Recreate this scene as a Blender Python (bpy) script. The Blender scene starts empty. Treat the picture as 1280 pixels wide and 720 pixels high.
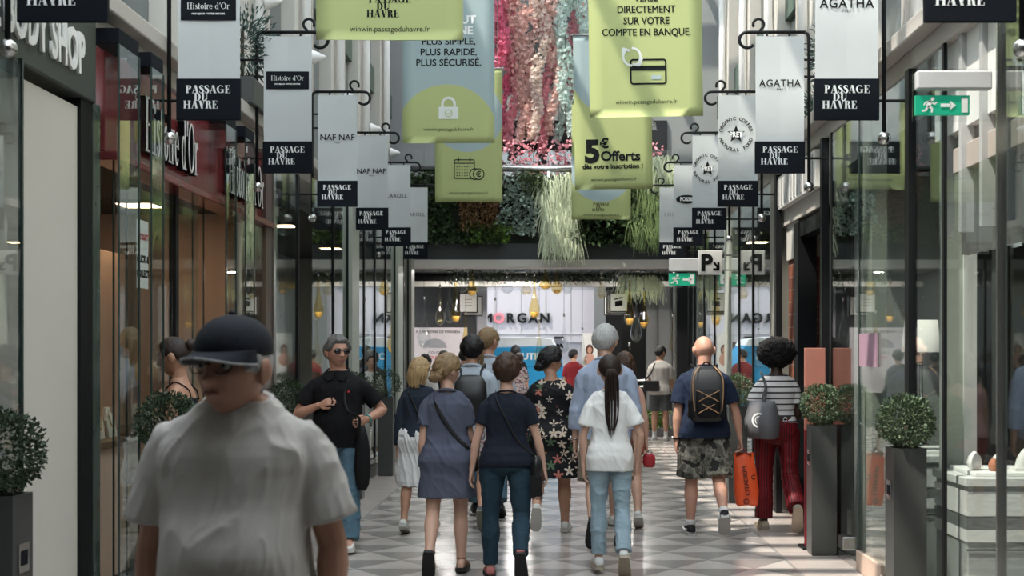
import bpy, bmesh, math, random
from mathutils import Vector, Matrix, noise
R = math.radians
C = bpy.context.scene.collection
scene = bpy.context.scene

# ------------------------------------------------------------------ camera
F = 1600.0                       # focal length in pixels of a 1280 wide frame
VX, VY, EYE = 693.0, 441.0, 1.62
cam_d = bpy.data.cameras.new('camera'); cam = bpy.data.objects.new('camera', cam_d); C.objects.link(cam)
cam_d.sensor_width = 36.0; cam_d.lens = F/1280*36.0
cam_d.shift_x = -(VX-640)/1280; cam_d.shift_y = (VY-360)/1280
cam.location = (0, 0, EYE); cam.rotation_euler = (R(90), 0, 0)
cam_d.dof.use_dof = True; cam_d.dof.focus_distance = 10.5; cam_d.dof.aperture_fstop = 4.5
cam_d.clip_end = 200
scene.camera = cam

# ------------------------------------------------------------------ light
w = bpy.data.worlds.new('sky'); scene.world = w; w.use_nodes = True
bg = w.node_tree.nodes['Background']; bg.inputs[0].default_value = (0.86, 0.94, 1.0, 1); bg.inputs[1].default_value = 3.1
sun_d = bpy.data.lights.new('sun', 'SUN'); sun = bpy.data.objects.new('sun', sun_d); C.objects.link(sun)
sun_d.energy = 4.2; sun_d.angle = R(0.6); sun_d.color = (1.0, 0.93, 0.82)
sun.rotation_euler = Vector((0.40, 0.22, -0.90)).to_track_quat('-Z', 'Y').to_euler()
scene.view_settings.view_transform = 'Standard'; scene.view_settings.look = 'None'
scene.view_settings.gamma = 1.0; scene.view_settings.use_curve_mapping = False
scene.view_settings.exposure = 0.82
scene.cycles.max_bounces = 10; scene.cycles.transparent_max_bounces = 24; scene.cycles.transmission_bounces = 8
scene.cycles.glossy_bounces = 4; scene.cycles.diffuse_bounces = 3
scene.cycles.sample_clamp_indirect = 6.0; scene.cycles.caustics_reflective = False; scene.cycles.caustics_refractive = False

def at(px, py, Y):
    s = F/Y
    return Vector(((px-VX)/s, Y, EYE-(py-VY)/s))

# ------------------------------------------------------------------ materials
MATS = {}
def mat(name, col, rough=.6, metal=0., var=.12, scale=6., bump=0., bscale=80., spec=.5, emit=None, estr=0., trans=0., ior=1.45, sheen=0., stretch=None):
    if name in MATS: return MATS[name]
    m = bpy.data.materials.new(name); m.use_nodes = True; MATS[name] = m
    nt = m.node_tree; b = nt.nodes['Principled BSDF']
    b.inputs['Roughness'].default_value = rough; b.inputs['Metallic'].default_value = metal
    b.inputs['Specular IOR Level'].default_value = spec; b.inputs['IOR'].default_value = ior
    b.inputs['Transmission Weight'].default_value = trans; b.inputs['Sheen Weight'].default_value = sheen
    if emit: b.inputs['Emission Color'].default_value = (*emit, 1); b.inputs['Emission Strength'].default_value = estr
    tc = nt.nodes.new('ShaderNodeTexCoord'); n = nt.nodes.new('ShaderNodeTexNoise'); n.inputs['Scale'].default_value = scale; n.inputs['Detail'].default_value = 4
    src = tc.outputs['Object']
    if stretch:
        mp = nt.nodes.new('ShaderNodeMapping'); mp.inputs['Scale'].default_value = stretch; nt.links.new(src, mp.inputs[0]); src = mp.outputs[0]
    nt.links.new(src, n.inputs['Vector'])
    mx = nt.nodes.new('ShaderNodeMix'); mx.data_type = 'RGBA'
    mx.inputs['A'].default_value = (*[c*(1-var) for c in col], 1); mx.inputs['B'].default_value = (*[min(1, c*(1+var)) for c in col], 1)
    nt.links.new(n.outputs['Fac'], mx.inputs['Factor']); nt.links.new(mx.outputs['Result'], b.inputs['Base Color'])
    if bump:
        n2 = nt.nodes.new('ShaderNodeTexNoise'); n2.inputs['Scale'].default_value = bscale; nt.links.new(src, n2.inputs['Vector'])
        bp = nt.nodes.new('ShaderNodeBump'); bp.inputs['Strength'].default_value = bump; bp.inputs['Distance'].default_value = .01
        nt.links.new(n2.outputs['Fac'], bp.inputs['Height']); nt.links.new(bp.outputs[0], b.inputs['Normal'])
    return m

def nodes_of(m): return m.node_tree.nodes, m.node_tree.links
def mathn(nt, op, a, b=None, c=None):
    n = nt.nodes.new('ShaderNodeMath'); n.operation = op
    for i, v in enumerate((a, b, c)):
        if v is None: continue
        if isinstance(v, (int, float)): n.inputs[i].default_value = v
        else: nt.links.new(v, n.inputs[i])
    return n.outputs[0]

def glass_mat(name, tint=(.93, .97, .95), r0=.045, rough=0.0, grow=.96):
    m = bpy.data.materials.new(name); m.use_nodes = True; nt = m.node_tree
    for n in list(nt.nodes): nt.nodes.remove(n)
    out = nt.nodes.new('ShaderNodeOutputMaterial'); tr = nt.nodes.new('ShaderNodeBsdfTransparent'); gl = nt.nodes.new('ShaderNodeBsdfGlossy')
    tr.inputs[0].default_value = (*tint, 1); gl.inputs[0].default_value = (.95, .98, .97, 1); gl.inputs['Roughness'].default_value = rough
    lw = nt.nodes.new('ShaderNodeLayerWeight'); lw.inputs[0].default_value = .5
    p = mathn(nt, 'POWER', lw.outputs['Facing'], 5.0)
    f = mathn(nt, 'MULTIPLY_ADD', p, grow, r0)
    mx = nt.nodes.new('ShaderNodeMixShader'); nt.links.new(f, mx.inputs[0]); nt.links.new(tr.outputs[0], mx.inputs[1]); nt.links.new(gl.outputs[0], mx.inputs[2])
    nt.links.new(mx.outputs[0], out.inputs[0]); return m
GLASS = glass_mat('shopfront_glass', tint=(.94, .97, .96), r0=.07)
GLASS_SOFT = glass_mat('anti_glare_glass', tint=(.96, .98, .97), r0=.04, grow=.55)
GLASS_CLEAR = glass_mat('clear_glass', tint=(.97, .985, .98), r0=.05)
GLASS_EDGE = mat('glass_edge', (.035, .055, .05), .15, var=.1)

BLACK = mat('black_metal', (.010, .011, .012), .5, spec=.2)
BLACKP = mat('black_plaque', (.006, .008, .012), .6, var=.05, spec=.12)
WHITEP = mat('white_banner_cloth', (.53, .56, .56), .8, var=.03, bump=.05, bscale=300, spec=.1)
STEEL = mat('brushed_steel', (.55, .55, .54), .25, 1.0)
STONE = mat('beige_stone', (.50, .47, .43), .6, var=.06, scale=3)
PIER = mat('pale_render', (.60, .58, .53), .7, var=.05, scale=2)
GREYP = mat('grey_panel', (.34, .36, .36), .5, var=.06, scale=2)
CREAM = mat('cream_wall', (.66, .63, .57), .6, var=.05, scale=2)
WHITE = mat('white_paint', (.80, .80, .78), .5, var=.03)
TUBEW = mat('white_tube', (.88, .89, .88), .35, var=.02)
GREEN_PRINT_COL = (.41, .46, .205); BLUE_PRINT_COL = (.33, .42, .43)
INK = mat('black_ink', (.010, .011, .012), .7, var=.02, spec=.1)
WHITEINK = mat('white_ink', (.80, .82, .80), .6, var=.02)
DARKINT = mat('dark_interior', (.025, .025, .026), .6, var=.2)
LIGHTPANEL = mat('lit_panel', (1, 1, 1), .5, emit=(1, .93, .82), estr=5.0)
WARMLIGHT = mat('warm_lamp', (1, 1, 1), .5, emit=(1, .72, .45), estr=7.0)
REDF = mat('dark_red_fascia', (.20, .035, .04), .18, var=.08, scale=3)
PEACH = mat('peach_panel', (.72, .50, .38), .6, var=.05, scale=3)

# ------------------------------------------------------------------ object helpers
def tag(o, label=None, cat=None, group=None, kind=None):
    if label: o['label'] = label
    if cat: o['category'] = cat
    if group: o['group'] = group
    if kind: o['kind'] = kind
    return o
def empty(name, loc, label, cat, group=None, rz=0.):
    o = bpy.data.objects.new(name, None); C.objects.link(o); o.location = loc; o.rotation_euler = (0, 0, rz); o.empty_display_size = .1
    return tag(o, label, cat, group)
def link_mesh(name, me, m, parent=None, smooth=False):
    if m is not None:
        me.materials.clear()
        for q in (m if isinstance(m, (list, tuple)) else [m]): me.materials.append(q)
    if smooth: me.polygons.foreach_set('use_smooth', [True]*len(me.polygons))
    o = bpy.data.objects.new(name, me); C.objects.link(o)
    if parent is not None: o.parent = parent
    return o
def obj(name, bm, m, parent=None, smooth=False, bevel=0.):
    me = bpy.data.meshes.new(name)
    bm.normal_update(); bm.to_mesh(me); bm.free()
    o = link_mesh(name, me, m, parent, smooth)
    if bevel:
        b = o.modifiers.new('bevel', 'BEVEL'); b.width = bevel; b.segments = 2; b.limit_method = 'ANGLE'
    return o
def bx(bm, x0, x1, y0, y1, z0, z1, mi=0):
    vs = [bm.verts.new((x, y, z)) for x in (x0, x1) for y in (y0, y1) for z in (z0, z1)]
    for f in ((0,1,3,2), (4,6,7,5), (0,4,5,1), (2,3,7,6), (0,2,6,4), (1,5,7,3)):
        fc = bm.faces.new([vs[i] for i in f]); fc.material_index = mi
def box(name, x0, x1, y0, y1, z0, z1, m, parent=None, bevel=0.):
    bm = bmesh.new(); bx(bm, min(x0,x1), max(x0,x1), min(y0,y1), max(y0,y1), min(z0,z1), max(z0,z1))
    return obj(name, bm, m, parent, bevel=bevel)
def sbox(name, *a, **k):
    return tag(box(name, *a, **k), kind='structure')
def frame_of(t, ref=Vector((1, 0, 0))):
    t = t.normalized(); u = ref - t*ref.dot(t)
    if u.length < 1e-4: u = Vector((0, 1, 0)) - t*t.y
    u.normalize(); return u, t.cross(u)
def loft(bm, rings, cap=True, closed=True):
    vr = [[bm.verts.new(p) for p in r] for r in rings]; n = len(rings[0])
    for a, b in zip(vr, vr[1:]):
        for i in range(n if closed else n-1):
            j = (i+1) % n; bm.faces.new((a[i], a[j], b[j], b[i]))
    if cap:
        for r, rev in ((vr[0], True), (vr[-1], False)):
            c = bm.verts.new(sum((v.co for v in r), Vector())/n)
            for i in range(n):
                j = (i+1) % n; bm.faces.new((c, r[j], r[i]) if rev else (c, r[i], r[j]))
    return vr
def tube(bm, pts, rad, n=10, ref=Vector((1, 0, 0)), cap=True, flat=1.0):
    pts = [Vector(p) for p in pts]; rings = []
    for i, p in enumerate(pts):
        t = (pts[min(i+1, len(pts)-1)]-pts[max(i-1, 0)])
        u, v = frame_of(t, ref); r = rad[i] if isinstance(rad, (list, tuple)) else rad
        rings.append([p+u*(r*math.cos(a))+v*(r*flat*math.sin(a)) for a in [2*math.pi*k/n for k in range(n)]])
    loft(bm, rings, cap)
def lathe(bm, prof, c=(0, 0, 0), n=20, cap=True):
    c = Vector(c)
    loft(bm, [[c+Vector((r*math.cos(2*math.pi*k/n), r*math.sin(2*math.pi*k/n), z)) for k in range(n)] for r, z in prof], cap)
def ball(bm, c, r, n=14, m=9):
    rx, ry, rz = r if isinstance(r, (tuple, list)) else (r, r, r); c = Vector(c)
    rings = []
    for j in range(m):
        a = -math.pi/2+math.pi*(j+.5)/m
        rings.append([c+Vector((rx*math.cos(a)*math.cos(2*math.pi*k/n), ry*math.cos(a)*math.sin(2*math.pi*k/n), rz*math.sin(a))) for k in range(n)])
    loft(bm, rings)
def spline(pts, n):
    pts = [Vector(p) for p in pts]; out = []
    P = [pts[0]*2-pts[1]]+pts+[pts[-1]*2-pts[-2]]
    seg = len(pts)-1
    for i in range(n+1):
        t = i/n*seg; k = min(int(t), seg-1); t -= k
        a, b, c, d = P[k:k+4]
        out.append(.5*((2*b)+(c-a)*t+(2*a-5*b+4*c-d)*t*t+(3*b-a-3*c+d)*t**3))
    return out

# ------------------------------------------------------------------ lettering
def text_bm(s, size, bold=0., extr=0., align='CENTER', sx=1.0, space=1.0):
    """text in the X/Z plane facing -Y, centred on the origin, baseline z=0"""
    if bold and 'M' in s:          # the font's M fills wrongly when offset: thicken by side-by-side copies instead
        bm = bmesh.new()
        for i in (-1, 0, 1): merge(bm, text_bm(s, size, 0., extr, align, sx, space), T((i*bold*1.1, i*.0003, 0)))
        return bm
    cu = bpy.data.curves.new('t', 'FONT'); cu.body = s; cu.size = size; cu.align_x = align; cu.offset = bold; cu.extrude = extr; cu.resolution_u = 3
    cu.space_character = space
    o = bpy.data.objects.new('t', cu); C.objects.link(o)
    dg = bpy.context.evaluated_depsgraph_get()
    me = bpy.data.meshes.new_from_object(o.evaluated_get(dg))
    bm = bmesh.new(); bm.from_mesh(me)
    bpy.data.objects.remove(o); bpy.data.curves.remove(cu); bpy.data.meshes.remove(me)
    bm.transform(Matrix.Rotation(R(90), 4, 'X') @ Matrix.Diagonal((sx, 1, 1, 1)))
    return bm
def merge(dst, src, M=Matrix()):
    src.transform(M); me = bpy.data.meshes.new('tmp'); src.to_mesh(me); src.free(); dst.from_mesh(me); bpy.data.meshes.remove(me)
T = Matrix.Translation
def put_text(bm, s, size, x, y, z, **k): merge(bm, text_bm(s, size, **k), T((x, y, z)))

# hand-drawn high-contrast serif letters, unit cap height; polygons as lists of 2D points
def g_rect(x0, y0, x1, y1): return [[(x0,y0),(x1,y0),(x1,y1),(x0,y1)]]
def g_par(xb0, xb1, xt0, xt1, y0=0, y1=1): return [[(xb0,y0),(xb1,y0),(xt1,y1),(xt0,y1)]]
def g_bowl(cx, cy, a, b, th, ha, t0, t1, n=14):
    out = []
    for i in range(n):
        q = []
        for t in (t0+(t1-t0)*i/n, t0+(t1-t0)*(i+1)/n):
            c, s = math.cos(R(t)), math.sin(R(t)); q.append(((cx+a*c, cy+b*s), (cx+(a-th)*c, cy+(b-ha)*s)))
        out.append([q[0][0], q[1][0], q[1][1], q[0][1]])
    return out
def g_stroke(pts, wid):
    ps = spline([Vector((x, y, 0)) for x, y in pts], 18); out = []; L = []
    for i, p in enumerate(ps):
        t = (ps[min(i+1, 18)]-ps[max(i-1, 0)]).normalized(); nn = Vector((-t.y, t.x, 0)); u = i/18*(len(wid)-1); k = min(int(u), len(wid)-2)
        r = (wid[k]+(wid[k+1]-wid[k])*(u-k))/2; L.append((p+nn*r, p-nn*r))
    for a, b in zip(L, L[1:]): out.append([(a[0].x,a[0].y),(b[0].x,b[0].y),(b[1].x,b[1].y),(a[1].x,a[1].y)])
    return out
def ser(x0, x1, y, h=.04): return g_rect(x0, y-h/2, x1, y+h/2)
def glyphs(th, ha):
    G = {}
    G['P'] = (g_rect(.08,0,.08+th,1)+ser(0,.36,.02)+ser(0,.3,.98)+g_bowl(.32,.74,.32,.26,th,ha,-90,90), .68)
    G['R'] = (g_rect(.08,0,.08+th,1)+ser(0,.36,.02)+ser(0,.3,.98)+g_bowl(.32,.75,.31,.25,th,ha,-90,90)+g_stroke([(.4,.5),(.52,.4),(.56,.1),(.72,.02)], [ha,th,th,ha]), .74)
    G['A'] = (g_par(.06,.06+ha,.33,.33+ha)+g_par(.50,.50+th*1.1,.27,.27+th*1.1)+g_rect(.14,.3,.58,.3+ha)+ser(0,.22,.02)+ser(.44,.80,.02), .78)
    G['V'] = (g_par(.30,.30+th*1.1,.06,.06+th*1.1)+g_par(.34,.34+ha,.62,.62+ha)+ser(0,.34,.98)+ser(.5,.76,.98), .74)
    G['S'] = (g_stroke([(.47,.76),(.42,.94),(.26,.98),(.10,.84),(.16,.64),(.36,.48),(.46,.28),(.36,.05),(.20,.02),(.08,.10),(.05,.26)], [ha,ha,ha,th*.8,th,th*1.15,th,th*.8,ha,ha,ha]), .56)
    G['G'] = (g_bowl(.42,.5,.42,.5,th,ha,40,325)+g_rect(.56,.04,.56+th,.46)+ser(.44,.84,.46), .88)
    G['E'] = (g_rect(.08,0,.08+th,1)+ser(0,.6,.02)+ser(0,.58,.98)+g_rect(.1,.48,.42,.48+ha)+g_rect(.40,.36,.44,.64)+g_par(.56,.62,.58,.62,0,.28)+g_par(.54,.58,.52,.58,.74,1), .66)
    G['D'] = (g_rect(.08,0,.08+th,1)+ser(0,.34,.02)+ser(0,.34,.98)+g_bowl(.32,.5,.44,.5,th,ha,-90,90), .80)
    G['U'] = (g_rect(.08,.25,.08+th,1)+g_rect(.62,.25,.62+ha,1)+ser(0,.36,.98)+ser(.52,.78,.98)+g_bowl(.08+.29,.28,.29,.28,th*.8,ha*1.6,180,360), .78)
    G['H'] = (g_rect(.08,0,.08+th,1)+g_rect(.58,0,.58+th,1)+ser(0,.36,.02)+ser(0,.36,.98)+ser(.5,.86,.02)+ser(.5,.86,.98)+g_rect(.1,.48,.6,.48+ha), .88)
    G['O'] = (g_bowl(.42,.5,.42,.5,th,ha,0,360,24), .88)
    G['i'] = (g_rect(.07,0,.07+th*.85,.66)+ser(0,.3,.02)+ser(0,.2,.64)+g_bowl(.13,.84,.085,.085,.08,.08,0,360,10), .32)
    G['s'] = (g_stroke([(.33,.50),(.28,.64),(.16,.65),(.07,.54),(.14,.40),(.28,.29),(.33,.14),(.22,.02),(.10,.04),(.03,.18)], [ha,ha,ha,th*.7,th*.9,th,th*.8,ha,ha,ha]), .42)
    G['t'] = (g_rect(.09,.05,.09+th*.85,.9)+ser(0,.34,.64)+g_stroke([(.14,.08),(.2,.02),(.3,.04),(.34,.14)], [th*.6,ha,ha,ha]), .38)
    G['o'] = (g_bowl(.25,.33,.25,.33,th*.85,ha,0,360,20), .54)
    G['r'] = (g_rect(.07,0,.07+th*.85,.66)+ser(0,.3,.02)+ser(0,.2,.64)+g_stroke([(.2,.48),(.26,.62),(.34,.64),(.38,.56)], [ha,ha,th*.5,th*.8]), .42)
    G['e'] = (g_bowl(.25,.33,.25,.33,th*.85,ha,0,325,20)+g_rect(.08,.36,.48,.36+ha), .54)
    G['d'] = (g_bowl(.25,.33,.25,.33,th*.85,ha,0,360,20)+g_rect(.40,0,.40+th*.85,1)+ser(.3,.44,.98)+ser(.42,.64,.02), .66)
    G["'"] = (g_par(.05,.05+ha,.03,.03+th,.7,1), .2)
    G[' '] = ([], .3)
    return G
GB = glyphs(.22, .055); GL = glyphs(.13, .04)
def serif(bm, s, h, x, y, z, G=GB, sx=1.0, gap=.04, align='C', solid=0.):
    wd = sum(G[c][1]+gap for c in s)-gap
    px = x-(wd*h*sx/2 if align == 'C' else 0)
    for c in s:
        polys, adv = G[c]
        for p in polys:
            q = [(px+a*h*sx, z+b*h) for a, b in p]
            fr = [bm.verts.new((a, y, b)) for a, b in q]; bm.faces.new(fr)
            if solid:
                bk = [bm.verts.new((a, y+solid, b)) for a, b in q]; bm.faces.new(bk[::-1])
                for i in range(4): bm.faces.new((fr[i], bk[i], bk[(i+1)%4], fr[(i+1)%4]))
        px += (adv+gap)*h*sx
    return wd*h*sx
def passage_logo(bm, x, z, wid, y):
    """three-line wordmark, wid = width of the first line"""
    h = wid/5.7
    serif(bm, 'PASSAGE', h, x, y, z+h*.52, sx=1.11)
    serif(bm, 'DU', h, x-.157*wid, y-.0004, z-h*.46, sx=1.11)
    serif(bm, 'HAVRE', h, x-.168*wid, y-.0008, z-h*1.44, sx=1.11)

# ------------------------------------------------------------------ people
def lerp(a, b, t): return a+(b-a)*t
def tab(rows, z):
    if z <= rows[0][0]: return rows[0][1:]
    for a, b in zip(rows, rows[1:]):
        if z <= b[0]:
            t = (z-a[0])/(b[0]-a[0]); t = t*t*(3-2*t); return tuple(lerp(p, q, t) for p, q in zip(a[1:], b[1:]))
    return rows[-1][1:]
# z, half width, front depth, back depth
MT = [(.80,.07,.06,.07),(.84,.148,.085,.10),(.90,.168,.098,.120),(.97,.164,.100,.110),(1.04,.154,.103,.094),(1.10,.151,.104,.090),(1.18,.156,.106,.096),
      (1.26,.168,.112,.106),(1.32,.175,.112,.110),(1.365,.172,.100,.106),(1.40,.155,.085,.095),(1.435,.118,.070,.084),(1.465,.086,.060,.072),(1.50,.064,.054,.060)]
FT = [(.80,.07,.06,.07),(.84,.152,.085,.108),(.90,.176,.092,.126),(.97,.168,.094,.112),(1.04,.142,.092,.086),(1.10,.130,.090,.080),(1.18,.136,.098,.086),
      (1.25,.148,.122,.092),(1.29,.152,.122,.096),(1.345,.148,.096,.094),(1.385,.132,.080,.086),(1.42,.098,.064,.074),(1.45,.070,.054,.062),(1.485,.053,.047,.052)]
LEGP = [(0,.090),(.25,.084),(.6,.068),(.9,.056),(1.0,.055),(1.12,.053),(1.3,.060),(1.55,.048),(1.85,.037),(2.0,.037)]
ARMP = [(0,.047),(.2,.051),(.5,.046),(.85,.038),(1.0,.037),(1.2,.041),(1.5,.035),(1.85,.026),(2.0,.025)]
def remesh_bm(bm, voxel, smooth=3, name='m'):
    me = bpy.data.meshes.new(name); bmesh.ops.recalc_face_normals(bm, faces=bm.faces); bm.to_mesh(me); bm.free()
    o = bpy.data.objects.new('tmp', me); C.objects.link(o)
    r = o.modifiers.new('r', 'REMESH'); r.mode = 'VOXEL'; r.voxel_size = voxel
    if smooth:
        s = o.modifiers.new('s', 'SMOOTH'); s.factor = .5; s.iterations = smooth
    dg = bpy.context.evaluated_depsgraph_get()
    m2 = bpy.data.meshes.new_from_object(o.evaluated_get(dg))
    bpy.data.objects.remove(o); bpy.data.meshes.remove(me); return m2
def wrinkle(me, amp, fr, seed=0, z0=-9, z1=9):
    import numpy as np
    n = len(me.vertices); co = np.empty(n*3); no = np.empty(n*3); me.vertices.foreach_get('co', co); me.vertices.foreach_get('normal', no)
    co = co.reshape(-1, 3); no = no.reshape(-1, 3); d = np.zeros(n); off = Vector((seed*7.3, seed*3.1, seed*1.7))
    for i in range(n):
        x, y, z = co[i]
        if z < z0 or z > z1: continue
        p = Vector((x*fr[0]+.35*z*fr[0], y*fr[1], z*fr[2]-.2*x*fr[0]))+off
        v = noise.noise(p)
        r_ = max(0., 1-abs(v)*2.6); r2 = max(0., 1-abs(noise.noise(p*1.9+Vector((3, 1, 5))))*3.0); d[i] = r_*r_*.9+r2*r2*.35+noise.noise(p*.47)*.55-.35
    co += no*(d*amp)[:, None]; me.vertices.foreach_set('co', co.ravel()); me.update()

def super_ring(cx, cy, z, w_, f_, b_, n=28, e=2.4):
    out = []
    for k in range(n):
        a = 2*math.pi*k/n; c, s = math.cos(a), math.sin(a)
        x = w_*math.copysign(abs(c)**(2/e), c); y = (f_ if s > 0 else b_)*math.copysign(abs(s)**(2/e), s)
        out.append(Vector((cx+x, cy+y, z)))
    return out

def head_grid(female=False, hair_t=None, hairline=None, seed=0, nu=48, nv=36, rough=.0):
    """rings of points of a head, centre between the ears, +Y is the face. hair_t: offset inside the hair mask"""
    rings = []
    for j in range(nv):
        ph = -math.pi/2+math.pi*(j+.5)/nv; ring = []
        for k in range(nu):
            th = 2*math.pi*k/nu
            x, y, z = math.cos(ph)*math.cos(th), math.cos(ph)*math.sin(th), math.sin(ph)
            d = Vector((x, y, z))
            if z >= 0:
                X, Y, Z = x*.077, y*(.092 if y > 0 else .101), z*.115
            else:
                q = -z
                X = x*(.077-.020*q**1.3-(.006*q if y > 0 else 0)); Y = y*((.092-.004*q) if y > 0 else (.101-.050*q**1.2)); Z = z*.118
                if y > 0: X *= (1+.10*q); Y = Y+.010*q
                else: Y += .004*q
            if y > 0:
                g = lambda cx, cz, sx, sz: math.exp(-((abs(X)-cx)/sx)**2-((Z-cz)/sz)**2)
                fy = y**.5
                Y += fy*(.005*g(0, .034, .06, .014) - .011*g(.033, .010, .017, .013) + .006*g(.046, -.018, .02, .018)
                     + .012*g(0, .004, .010, .022) + .026*g(0, -.026, .013, .013) + .008*g(.011, -.030, .008, .008)
                     + .008*g(0, -.060, .026, .010) - .006*g(0, -.0605, .024, .0025) - .005*g(0, -.078, .03, .008) + .008*g(0, -.100, .022, .014))
            p = Vector((X, Y, Z))
            if hair_t is not None:
                yl = y/max(.15, math.hypot(x, y)); zl = hairline(yl)
                m = min(1, max(0, (z-zl)/.16+.5)); m = m*m*(3-2*m)
                t = hair_t(d) if callable(hair_t) else hair_t
                t *= 1+rough*noise.noise(Vector((x*6+seed, y*6, z*2.5)))+rough*.5*noise.noise(Vector((x*15+seed, y*15, z*5)))
                p += d*(lerp(-.012, t, m))
            ring.append(p)
        rings.append(ring)
    return rings
def HL(front=.62, side=-.08, back=-.62):
    def f(y):
        if y < -.2: return lerp(back, side, min(1, (y+1)/.8)**1.5)
        if y < .45: return lerp(side, side+.1, (y+.2)/.65)
        return lerp(side+.1, front, min(1, (y-.45)/.3))
    return f

SKIN = {}
def skin(kind):
    c = {'light': (.56, .34, .25), 'tan': (.46, .25, .165), 'red': (.50, .27, .19), 'dark': (.055, .028, .018), 'brown': (.20, .10, .065)}[kind]
    return mat('skin_'+kind, c, .5, var=.10, scale=9, bump=.04, bscale=120)
def cloth(name, col, rough=.85, **k):
    k.setdefault('var', .08); k.setdefault('bump', .08); k.setdefault('bscale', 220)
    return mat(name, col, rough, sheen=.0, spec=.2, **k)
def hairm(name, col): return mat('hair_'+name, col, .45, var=.45, scale=26, stretch=(3, 3, .6), bump=.5, bscale=60, spec=.35)

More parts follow.
